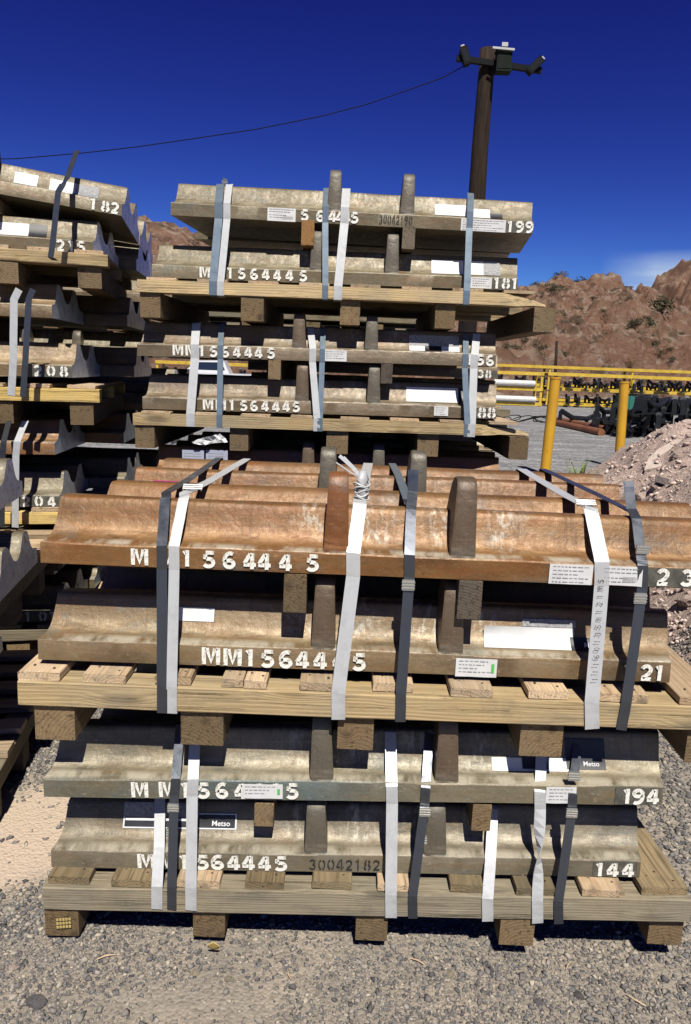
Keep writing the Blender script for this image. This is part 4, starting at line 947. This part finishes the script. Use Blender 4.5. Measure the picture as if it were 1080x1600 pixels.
# papers hanging in the shade under the splintered pallet
M_cardb = flat('card_blue_grey',(.42,.45,.55),.6,0,.08,60)
for a,b,lab in ((285,319,'left of two pale cards in the shade under the splintered pallet'),(322,356,'right of two pale cards in the shade under the splintered pallet')):
    p0=at(a,712,YB-.01); p1=at(b,712,YB-.01)
    r_=thing('card',lab,'card',(p0.x,YB-.012,p0.z-.026)); mk('sheet',lambda vs,fs:box_into(vs,fs,0,p1.x-p0.x,0,.002,0,.053),M_cardb,r_)
    mk('print',lambda vs,fs:[box_into(vs,fs,.01,(p1.x-p0.x)-.012,-.0006,0,.012+.012*k,.015+.012*k) for k in range(3)],M_print,r_)
def crump(vs,fs):
    rnd=random.Random(8); n=9
    for i in range(n+1):
        u=i/n
        for j in range(4): vs.append(Vector((.13*u-.012*j, rnd.uniform(-.012,.012), .013*j*(.35+.65*u)+rnd.uniform(-.003,.003)+.02*u)))
    for i in range(n):
        for j in range(3): a=i*4+j; fs.append((a,a+4,a+5,a+1))
p=at(312,690,YB-.02); tag(mk('crumpled_paper',crump,M_paper,None,(p.x,YB-.03,p.z-.015)),'crumpled white paper caught under the left of the splintered pallet','paper')
# two more stacks directly behind, in the shade of the first row
YC=4.80
z38=at(757,585,YC).z-.025
def far_stack(x0, who, seed, tops, zs=(.21,.44,.78,1.02)):
    for i,(z,sh) in enumerate(((.03,0),(.60,0),(1.16,0),(1.72,tops))):
        pallet(['bottom','second','third','top'][i]+' pallet of the far stack '+who, x0+sh-.03,x0+sh+1.68,YC-.05,z,.105,.052,.014,[x0+sh+k for k in (.02,.42,.82,1.22,1.6)],pl(x0+sh,x0+sh+1.62,8),beam=W_grey,nails=False,seed=seed+i,rw=.09)
    for i,z in enumerate((.205,.435,.775,1.0)): casting('casting low in the far stack '+who,(x0,YC,z),1.6,(0,0,0),.12,S_gr2,(F_gry,F_gry),.15,50+i,group='lower castings of the far stack '+who)
far_stack(-.65,'behind the middle stack',110,-.42)
far_stack(-2.78,'behind the gap left of the middle stack',120,.06)
casting('upper rear casting seen as a shaded end between the left and middle stacks',(-2.76,YC,1.34),1.6,(0,0,0),.12,S_teal,(F_gry,F_gry),.15,57)
casting('higher shaded casting end between the left and middle stacks',(-2.80,YC,1.56),1.6,(0,0,0),.12,S_teal,(F_gry,F_gry),.15,58)
casting('casting on the top pallet of the far stack behind the middle stack',(-1.05,YC,1.90),1.6,(0,0,0),.12,S_gr2,(F_gry,F_gry),.15,59)
casting('casting on the top pallet of the far stack in the left gap',(-2.72,YC,1.90),1.6,(0,0,0),.12,S_gr2,(F_gry,F_gry),.15,59)
c38=casting('tan casting stencilled 38, seen at the right between two layers of the middle stack',(-.66,YC,z38),1.60,(0,0,0),.12,S_gr2,(F_gry,F_gry),.15,55)
lettering('serial_digit',c38,[('1',X(741,585,YC)+.66),('3',X(751,585,YC)+.66),('8',X(763,585,YC)+.66)],.05,.003,-.003,M_paint); lip_patch('dark_patch',c38,1.5,1.6,.001,.052,M_patch,-.0015)
casting('casting under the one stencilled 38 in the far stack',(-.66,YC,1.34),1.60,(0,0,0),.12,S_gr2,(F_gry,F_gry),.12,56)

# ============================================================ LEFT STACK (turned a little, behind)
AY=R(11); A0=Vector((-1.10,3.33,0)); rA=Matrix.Rotation(AY,3,'Z')
def A(x,y,z): v=rA@Vector((x,y,0)); return (A0.x+v.x,A0.y+v.y,z)
def palA(label,z,rh,bh,x1,beam=W_new,seed=20,splitx=None):
    o=pallet(label,-1.70+x1,x1,0,z,rh,bh,.016,[-1.62+x1,-1.2+x1,-.8+x1,-.42+x1,-.08+x1],pl(-1.68+x1,x1-.02,9,.12),beam=beam,nails=False,seed=seed,splitx=splitx,rw=.1); o.location=A(0,0,0); o.rotation_euler=(0,0,AY); return o
palA('top pallet of the left stack, under the casting stencilled 215',1.842,.09,.05,.03,W_new,20)
palA('left stack pallet with a split bright yellow beam, under casting 208',1.245,.10,.058,-.02,W_yel,21,)
palA('left stack pallet with yellow split beam, under casting 204',.69,.10,.055,.0,W_yel,22)
palA('bottom pallet of the left stack in deep shade',.04,.19,.055,.0,W_grey,23)
def casA(label,xr,z,mat,seed,rx=0,ry=0,rz=0,y=.04,L=1.6,ribs=(F_brn,F_brn),ribh=.15,group=None):
    v=rA@Vector((xr-L,y,0)); return casting(label,(A0.x+v.x,A0.y+v.y,z),L,(rx,ry,AY+rz),.10,mat,ribs,ribh,seed,group=group)
c182=casA('pale casting stencilled 182, tilted on top of the left stack',.09,2.325,S_gr1,60,rx=R(-4),ry=R(5.8),rz=R(2),ribs=(F_gry,F_brn),ribh=.225)
c182r=casA('tilted rear casting on top of the left stack, behind the pale one',.12,2.285,S_gr1,68,rx=R(-4),ry=R(5.8),rz=R(2),y=.60,ribs=(F_gry,F_brn),ribh=.15)
c215=casA('casting stencilled 215 just below the tilted top one of the left stack',-.035,1.988,S_gr1,61)
cbl=casA('rusty casting without a number above casting 208 in the left stack',-.215,1.708,S_brn,62)
c208=casA('orange brown casting stencilled 208 in the left stack',-.14,1.452,S_brn,63)
c700=casA('orange casting without a number above the one stencilled 204',-.225,1.105,S_rust,64)
c204=casA('grey casting stencilled 204, low in the left stack',-.215,.862,S_gr1,65)
c101=casA('casting low in the left stack, in shade above the one stencilled 101',-.25,.54,S_brn,66); c01=casA('grey casting stencilled 101 near the foot of the left stack',-.235,.30,S_gr1,67)
c01.location.z=.31
for i,(xr,z,mt) in enumerate(((.10,1.99,S_gr1),(.05,1.71,S_brn),(.08,1.452,S_brn),(.02,1.105,S_rust2),(.02,.862,S_gr1),(-.15,.54,S_gr1),(-.15,.305,S_gr1))):
    casA(['rear casting on the top pallet of the left stack','rear brown casting under the top pallet of the left stack','rear casting on the pallet with the yellow split beam','rear casting behind the orange one in the left stack','rear grey casting low in the left stack'][i] if i<5 else 'rear casting in the shaded foot of the left stack',
         xr,z,mt,70+i,y=.585,group=None if i<5 else 'shaded rear castings of the left stack')
def nA(c,s,xs,h=.046,z=.004,name='serial_digit'): lettering(name,c,[(ch,1.6-x) for ch,x in zip(s,xs)],h,z,-.003,M_paint)
nA(c182,'182',(.12,.07,.03)); nA(c215,'215',(.135,.09,.05)); nA(c208,'208',(.145,.09,.035)); nA(c204,'204',(.145,.09,.035)); nA(c01,'101',(.14,.075,.03))
lip_patch('dark_patch',c208,1.43,1.598,.001,.05,M_patch,-.0015); lip_patch('dark_patch',c204,1.42,1.598,.001,.05,M_patch,-.0015)
flank_patch('paper_label',c182,1.14,1.235,.07,.125,M_paper); flank_patch('paper_label',c182,1.285,1.39,.066,.122,M_paper); flank_patch('paper_label',c182,1.39,1.49,.066,.122,M_paperg); 
flank_patch('paper_label',c215,1.05,1.325,.062,.118,M_paper); flank_patch('black_label',c215,1.325,1.40,.062,.118,M_black)
for (x,z,h,lab) in ((-.45,2.14,.06,'wood block under the tilted casting of the left stack'),(-.95,2.14,.10,'second wood block under the tilted casting of the left stack'),(-.6,1.603,.104,'wood block above casting 208 in the left stack'),(-.6,1.013,.09,'wood block above casting 204 in the left stack'),(-.6,.455,.084,'wood block in the dark foot of the left stack')):
    v=A(x,.05,z); o=bearer(lab,v[0],v[1],v[2],h,.055,.95,W_end,yaw=AY)
# straps of the left stack
def a_strap(label,px,py,w,mat,tailpt=None,Ys=3.27,seals=()):
    keys=[tuple(at(a,b,Ys+dy)) for a,b,dy in zip(px,py,(.14,.11,.0,0,-.01,-.01)[-len(px):])]
    e=Vector(keys[-1]); keys.append((e.x,e.y+.05,e.z-.005))
    if tailpt: keys=[tuple(tailpt)]+keys
    return strap(label,keys,w,mat,seals=seals)
tt=at(127,240,3.55); a_strap('dark blue strap on the top left load with its tail sticking up',(104,99,91,82,79),(280,287,300,385,402),.024,M_dark,tailpt=(tt.x,3.5,tt.z),Ys=3.19)
a_strap('white strap at the left of the second left load',(30,22,21,18),(452,468,560,618),.032,M_white,Ys=3.14)
a_strap('dark strap beside the white one on the second left load',(52,45,40,36),(452,468,560,620),.026,M_dark,Ys=3.15)
a_strap('white strap over the orange casting in the left stack',(40,27,25,24,24),(658,690,712,800,824),.030,M_white,Ys=3.15)
a_strap('dark strap at the left edge over the orange casting of the left stack',(14,6,4,3,3),(658,690,712,800,824),.026,M_dark,Ys=3.13)

# ============================================================ NEAR LEFT STACK (its right end shows, in shade)
DX,DY=-1.155,2.12
DRz=R(9.5); rD=Matrix.Rotation(DRz,3,'Z')
def Dp(x,y,z): v=rD@Vector((x,y,0)); return (-1.068+v.x,2.14+v.y,z)
def palD(label,z,seed):
    o=thing('timber_pallet',label,'pallet',Dp(-.03,0,0),(0,0,DRz),GP)
    for i,yy in enumerate((.04,.40,.75,1.1)): link('runner',board_mesh(1.65,.09,.09,seed+i),W_dark,o,(-1.65,yy,z))
    for i,xx in enumerate((-.045,-.8,-1.6)): link('cross_beam',board_mesh(1.16,.09,.064,seed+7+i),W_grey,o,(xx,-.02,z+.091),(0,0,R(90)))
    for i in range(7): link('deck_plank',board_mesh(1.66,.085,.022,seed+20+i),W_pink,o,(-1.655,.03+.172*i,z+.157))
    return o
palD('shaded bottom pallet of the near left stack, seen from its end',.035,80); palD('pallet of the near left stack seen end on, with pale plank ends',.60,81)
for i,(xo,z,mt,lab) in enumerate(((-.16,.215,S_olv,'lowest casting of the near left stack, its end in shade'),(-.13,.44,S_rust,'rusty casting end low in the near left stack'),(.01,.785,S_teal,'bluish shaded casting end on the upper pallet of the near left stack'),(-.03,1.04,S_teal,'topmost casting end of the near left stack, bluish in shade'))):
    casting(lab,Dp(-1.6+xo,.01,z),1.6,(0,0,DRz),.0,mt,(F_gry,F_gry),.2,90+i)
for x in (-.5,-1.1):
    for z,h in ((.366,.074),(.936,.104)): bearer('wood block inside the near left stack',Dp(x,.02,z)[0],Dp(x,.02,z)[1],z,h,.055,1.0,W_end,yaw=DRz,group='wood blocks inside the near left stack')

# ============================================================ POLE, WIRE, BOLLARDS
YPo=11.
def polemat():
    t=NT('pole_wood'); ob=t.coord('Object',(14,14,.9)); n=t.noise(ob,2,7,.7); c=t.mix(t.rng(n,.35,.65),(.012,.008,.006),(.048,.028,.016))
    b=t.noise(t.coord('Object',(1,1,1)),1.6,4); c=t.mix(t.rng(b,.55,.62),c,(.012,.009,.008)); return t.fin(c,.85,0,t.bump(n,.8,.02),.2)
M_pole=polemat(); M_dkmetal=flat('dark_metal',(.010,.011,.012),.7,0,.2,spec=.08); M_glass=flat('lamp_glass',(.01,.012,.014),.4,0,.05,spec=.15); M_ltmetal=flat('pale_metal',(.5,.5,.5),.5,.1,.05)
ptop=at(762,77,YPo); pbot=at(745,315,YPo); lean=(ptop.x-pbot.x)/(ptop.z-pbot.z); pb0=Vector((ptop.x-lean*(ptop.z+.3),YPo,-.3))
pole=thing('utility_pole','dark wooden utility pole with two floodlights against the sky','utility pole',(pb0.x,YPo,0))
def pl_(vs,fs):
    n=14; H=ptop.z; tube_into(vs,fs,[(lean*(H+.3)*i/n+.006*math.sin(i),0,-.3+(H+.3)*i/n) for i in range(n+1)],[.155-.05*i/n for i in range(n+1)],12)
mk('shaft',pl_,M_pole,pole,smooth=True); px0=ptop.x-pb0.x
def arm(vs,fs):
    box_into(vs,fs,-.43,.72,-.17,-.11,-.035,.035,Matrix.Rotation(.10,4,'Y'))
mk('cross_arm',arm,M_dkmetal,pole,(px0,0,ptop.z-.22))
mk('control_box',lambda vs,fs:(box_into(vs,fs,.09,.29,-.28,-.12,-.34,-.08),box_into(vs,fs,.08,.30,-.29,-.10,-.08,-.065),box_into(vs,fs,.105,.275,-.286,-.28,-.31,-.11)),flat('box_green_grey',(.012,.018,.012),.7,0,spec=.08),pole,(px0,0,ptop.z-.02))
mk('light_bar',lambda vs,fs:box_into(vs,fs,.02,.31,-.32,-.30,-.06,-.035),M_ltmetal,pole,(px0,0,ptop.z-.05),(0,.05,0))
mk('sensor',lambda vs,fs:box_into(vs,fs,.15,.23,-.24,-.19,-.05,.0),M_ltmetal,pole,(px0,0,ptop.z))
for (px,py,tl_) in ((724,95,-.35),(832,110,.75)):
    q=at(px,py,YPo); l=bpy.data.objects.new('floodlight',None); 
    def fl(vs,fs):
        M_=Matrix.Rotation(tl_,4,'Y'); box_into(vs,fs,-.055,.055,-.20,-.06,-.17,.15,M_); box_into(vs,fs,-.075,.075,-.215,-.205,-.19,.17,M_)
        for k in range(5): box_into(vs,fs,-.06,.06,-.06,-.02,-.13+.055*k,-.12+.055*k,M_)
    o=mk('floodlight',fl,M_dkmetal,pole,(q.x-pb0.x,0,q.z))
    bpy.data.objects.remove(l)
    o.scale=(.7,1,.62)
    mk('lamp_glass',lambda vs,fs:box_into(vs,fs,-.05,.05,-.218,-.216,-.15,.13,Matrix.Rotation(tl_,4,'Y')),M_glass,o)
    mk('bracket',lambda vs,fs:box_into(vs,fs,-.035,.035,-.2,-.12,.175,.205,Matrix.Rotation(tl_,4,'Y')),M_ltmetal,o)
wp=[(740,100),(690,122),(640,140),(570,164),(500,182),(400,202),(300,217),(210,230),(130,239),(25,248),(-120,250),(-330,235)]
W_=[at(a,b,YPo+.0) for a,b in wp]; W_[0].y-=.12
wire=mk('overhead_wire',lambda vs,fs:tube_into(vs,fs,[p for p in W_],.0065,6),M_dkmetal); tag(wire,'thin overhead wire sagging from the pole across the sky','wire')
wl_=W_[-1]; p2=thing('utility_pole','second wooden pole out to the left that holds the far end of the wire','utility pole',(wl_.x,wl_.y,0)); mk('shaft',lambda vs,fs:tube_into(vs,fs,[(0,0,-.3),(0,0,wl_.z+.3)],[.15,.11],10),M_pole,p2,smooth=True)
def yel():
    t=NT('yellow_paint'); ob=t.coord('Object'); n=t.noise(t.coord('Object',(5,5,1.6)),3.2,6,.7); c=t.mix(t.rng(t.noise(ob,2,4),.4,.6),(.66,.36,.02),(.58,.30,.02)); c=t.mix(t.rng(n,.63,.67),c,(.28,.12,.03))
    return t.fin(c,.5,0,t.bump(n,.3,.003),.4)
M_yel=yel(); M_yel2=flat('rack_yellow',(.68,.45,.05),.5,0,.15,4)
for (pt,pb,Y,lab) in (((868,590),(851,745),11.3,'yellow steel bollard, the left one of two, leaning slightly'),((976,597),(966,735),12.7,'yellow steel bollard standing at the toe of the spoil heap')):
    t_=at(*pt,Y); b_=at(*pb,Y); b=thing('bollard',lab,'bollard',(b_.x,Y,0)); dx=t_.x-b_.x
    mk('post',lambda vs,fs:tube_into(vs,fs,[(-dx*.2,0,-.3),(0,0,0),(dx*.5,0,t_.z*.5),(dx,0,t_.z-.01)],.078,20),M_yel,b,smooth=False).data.set_sharp_from_angle(angle=R(40))
    b.children[0].data.polygons.foreach_set('use_smooth',[True]*len(b.children[0].data.polygons)); b.children[0].data.set_sharp_from_angle(angle=R(40))
    mk('cap',lambda vs,fs:tube_into(vs,fs,[(dx,0,t_.z-.02),(dx,0,t_.z+.01)],.084,20),M_yel,b)
# green weed at the foot of the left bollard
wd=thing('weed','green leafy weed growing by the foot of the left bollard','plant',(gat(905,752).x*.9,gat(905,752).y*.9,.02))
def weed(vs,fs):
    rnd=random.Random(3)
    for i in range(46):
        a=rnd.uniform(0,6.28); r=rnd.uniform(.05,.32); h=rnd.uniform(.18,.48); p0=Vector((rnd.uniform(-.05,.05),rnd.uniform(-.05,.05),0)); p2=Vector((math.cos(a)*r,math.sin(a)*r,h)); p1=(p0+p2)/2+Vector((0,0,.06))
        s=Vector((-math.sin(a),math.cos(a),0))*.009; b=len(vs); vs+= [p0-s*.5,p0+s*.5,p1-s,p1+s,p2]; fs+=[(b,b+1,b+3,b+2),(b+2,b+3,b+4)]
        for k in range(5):
            c=p0.lerp(p2,.35+.14*k)+Vector((rnd.uniform(-.03,.03),rnd.uniform(-.03,.03),rnd.uniform(0,.03))); u=Vector((rnd.uniform(-1,1),rnd.uniform(-1,1),rnd.uniform(-.3,.8))).normalized()*.026; w=u.cross(Vector((0,0,1))).normalized()*.009; b=len(vs); vs+=[c-u,c+w,c+u,c-w]; fs.append((b,b+1,b+2,b+3))
vs,fs=[],[]; weed(vs,fs); link('leaves',pyd('leaves',vs,fs),leafmat('weed_leaf',(.13,.22,.04),(.26,.34,.10)),wd)
wd.location=(at(905,735,9.6).x,9.6,.02)

# ============================================================ THE YARD: racks, idlers, pipes
M_blk=flat('black_machine_paint',(.02,.021,.023),.4,.1,.3,12); M_roll=flat('white_roll',(.72,.70,.66),.5,0,.1,6); M_pipe=flat('rust_pipe',(.28,.11,.05),.6,.2,.25,4); M_grn=flat('teal_crate',(.03,.16,.13),.5)
def idler(label,loc,rz=0,s=1,group='black conveyor frames in the yard'):
    o=thing('roller_frame',label,'roller frame',loc,(0,0,rz),group)
    mk('base_frame',lambda vs,fs:(box_into(vs,fs,-.75,.75,-.06,.06,0,.05),box_into(vs,fs,-.72,-.62,-.2,.2,-.0,.03),box_into(vs,fs,.62,.72,-.2,.2,0,.03)),M_blk,o)
    for x,h in ((-.72,.34),(-.27,.17),(.27,.17),(.72,.34)): mk('bracket',lambda vs,fs:box_into(vs,fs,x-.02,x+.02,-.05,.05,.05,h),M_blk,o)
    for a,b in (((-.70,.34),(-.28,.19)),((-.25,.19),(.25,.19)),((.28,.19),(.70,.34))): mk('roller',lambda vs,fs:tube_into(vs,fs,[(a[0],0,a[1]),(b[0],0,b[1])],.065,10),M_blk,o,smooth=False)
    o.scale=(s,s,s); return o
id0=idler('black roller frame heaped with others at the right of the yard',(8.2,20,.0),R(20))
ri=random.Random(9); first=True
def put_idler(x,y,z,rz,s=1,label='black roller frame heaped with others at the right of the yard',group='black roller frames heaped in the yard'):
    global first
    o=id0 if first else copy_tree(id0); first=False
    o.location=(x,y,z); o.rotation_euler=(ri.uniform(-.12,.12),ri.uniform(-.08,.08),rz); o.scale=(s,s,s); o['label']=label; o['group']=group; return o
for r_ in range(7):
    for k_ in range(4-(r_%2)):
        for l_ in range(3 if r_>0 else 2): put_idler(label='black roller frame, row %s of the yard heap, %s layer, %s from front'%(['one','two','three','four','five','six','seven'][r_],['bottom','middle','top'][l_],['first','second','third','fourth'][k_]), x=7.6+r_*.62+ri.uniform(-.1,.1),y=19.7+k_*.75+ri.uniform(-.1,.1),z=.02+l_*.31,rz=R(62)+ri.uniform(-.25,.25),s=1.15)
put_idler(7.3,23.5,.02,R(30),1.2,'small black roller frame lying left of the big heap, behind the pipes','black roller frames beside the pipes'); put_idler(8.0,24.2,.02,R(70),1.2,'small black roller frame standing between the pipes and the big black heap','black roller frames beside the pipes')
def rack(label,x0,x1,y,h,nb,shelves,depth=1.2):
    o=thing('storage_rack',label,'rack',(x0,y,0),(0,0,0))
    W_r=x1-x0
    for i in range(nb+1):
        x=W_r*i/nb
        for yy in (0,depth): mk('post',lambda vs,fs:box_into(vs,fs,x-.06,x+.06,yy-.05,yy+.05,0,h),M_yel2,o)
    for z in shelves+[h]:
        for yy in (-.06,depth+.06): mk('rail',lambda vs,fs:box_into(vs,fs,-.08,W_r+.08,yy-.03,yy+.03,z-.08,z+.08),M_yel2,o)
    mk('top_panel',lambda vs,fs:box_into(vs,fs,-.05,W_r+.05,-.02,depth+.02,h-.03,h+.045),M_yel2,o)
    mk('shelf_bars',lambda vs,fs:[box_into(vs,fs,W_r*k/(nb*4)-.03,W_r*k/(nb*4)+.03,.03,depth-.0,z-.05,z+.02) for z in shelves for k in range(nb*4+1)],M_dkmetal,o)
    return o
rack('yellow storage rack holding white rolls, at the left of the yard',5.6,9.4,36.8,1.6,1,[.12,.85])
rack('long yellow storage rack stretching off to the right of the yard',9.9,22.5,37.4,1.62,3,[.16,.9])
rack('long yellow rack in a second row at the back of the yard',6.5,25,42,2.0,4,[.2,1.0])
rack('yellow rack seen through the gap in the middle stack',-9.5,-3.2,36.8,1.5,2,[.12,.85])
for i,(z,dx) in enumerate(((1.12,0),(.35,.1))): tag(mk('white_roll',lambda vs,fs:tube_into(vs,fs,[(0,0,0),(2.0,0,0)],.14,12),M_roll,None,(7.05+dx,36.7,z),smooth=False),['white roll on the upper shelf of the left yellow rack','white roll on the lower shelf of the left yellow rack'][i],'roll')
for k in range(16): put_idler(10.4+.62*k+ri.uniform(-.1,.1),37.9,.93+0,R(85)+ri.uniform(-.2,.2),1.0,'black roller frame on the shelf of a long yellow rack','black roller frames stored on the long rack')
for k in range(16): put_idler(10.4+.62*k+ri.uniform(-.1,.1),37.9,.20,R(85)+ri.uniform(-.2,.2),1.1,'black roller frame on the shelf of a long yellow rack','black roller frames stored on the long rack')
for k in range(14): put_idler(7.4+1.1*k,42.5,1.05,R(85)+ri.uniform(-.2,.2),1.2,'dark roller frame on the rear row of racks','roller frames on the rear racks')
for k in range(5): put_idler(-9+1.2*k,37.4,.9,R(85)+ri.uniform(-.2,.2),1.0,'dark roller frame on the rack seen through the gap in the middle stack','roller frames on the rack behind the middle stack')
for i,(x,y,w,h,mt,lab) in enumerate(((13.2,36,1.1,.75,M_grn,'teal crate standing in front of the long yellow rack'),(15.1,35.4,.9,.6,M_grn,'smaller teal crate right of the first one by the long rack'))):
    r_=thing('crate',lab,'crate',(x,y,0)); mk('box',lambda vs,fs:box_into(vs,fs,0,w,0,w,0,h),mt,r_); mk('lid',lambda vs,fs:box_into(vs,fs,-.03,w+.03,-.03,w+.03,h,h+.05),M_dkmetal,r_)
    for k in range(4): mk('slat',lambda vs,fs:box_into(vs,fs,w*(.05+.24*k),w*(.05+.24*k)+.1,-.03,-.002,.02,h-.03),mt,r_)
for i,(a,b) in enumerate((((870,661),(940,676)),((872,656),(946,671)))):
    p0=gat(*a,.1); p1=gat(*b,.1); tag(mk('rusty_pipe',lambda vs,fs:tube_into(vs,fs,[(p0.x,p0.y,.1),(p1.x,p1.y,.1)],.10,14),M_pipe,smooth=False),['front rusty red pipe lying on the gravel yard between the bollards','rear rusty red pipe lying on the gravel yard between the bollards'][i],'pipe')
def coil(vs,fs):
    rnd=random.Random(2)
    for k in range(9):
        cx_=rnd.uniform(-.9,.9); tube_into(vs,fs,[(cx_+.32*math.cos(a),.2*math.sin(a)+rnd.uniform(-.02,.02),.12+.10*math.sin(a+k)) for a in np.linspace(0,6.28,16)],.016,5,False)
g_=gat(812,655,.1); tag(mk('wire_coil',coil,M_dkmetal,None,(g_.x,g_.y,0)),'tangled dark wire coils on the yard left of the left bollard','wire coil')
# pale pickup seen through the gap, far pole on the hillside
M_car=flat('pickup_white',(.70,.71,.72),.3,0,.03,3); M_carg=flat('pickup_glass',(.02,.03,.05),.1); M_tyre=flat('tyre',(.02,.02,.02),.8)
pk=thing('pickup_truck','white pickup truck parked in the yard, seen through the gap in the middle stack','pickup truck',(-8.6,31,0),(0,0,R(4)))
def pbody(vs,fs):
    prof=[(0,.45),(0,1.0),(.1,1.05),(1.25,1.12),(1.35,1.12),(1.9,1.62),(3.0,1.66),(3.25,1.12),(5.1,1.12),(5.15,.5)]; n=len(prof); b=len(vs)
    for y in (0,1.8): vs += [Vector((x,y+(.12 if z>1.2 else 0)*(1 if y==0 else -1),z)) for x,z in prof]
    for i in range(n): fs.append([b+i,b+(i+1)%n,b+n+(i+1)%n,b+n+i])
    fs.append([b+i for i in range(n)]); fs.append([b+n+i for i in range(n)][::-1])
mk('body',pbody,M_car,pk)
mk('window',lambda vs,fs:(vs.extend([Vector((1.55,.04,1.18)),Vector((2.0,.10,1.56)),Vector((2.92,.10,1.58)),Vector((3.1,.04,1.18))]),fs.append((0,1,2,3))),M_carg,pk,(0,-.02,0))
for x in (.85,4.1):
    for y in (0,1.62): 
        w_=mk('wheel',lambda vs,fs:tube_into(vs,fs,[(x,y-.02,.38),(x,y+.2,.38)],.38,20),M_tyre,pk); mk('rim',lambda vs,fs:tube_into(vs,fs,[(x,y-.03,.38),(x,y-.02,.38)],.2,14),M_ltmetal,w_)
pk.location=(-8.3,31,0)
yp=58; b_=at(868,600,yp); t_=at(870,533,yp); tag(mk('distant_post',lambda vs,fs:tube_into(vs,fs,[(b_.x,yp,0),(t_.x,yp,t_.z)],[.14,.1],8),M_pole,smooth=True),'thin dark post standing beyond the racks at the foot of the hill','post')
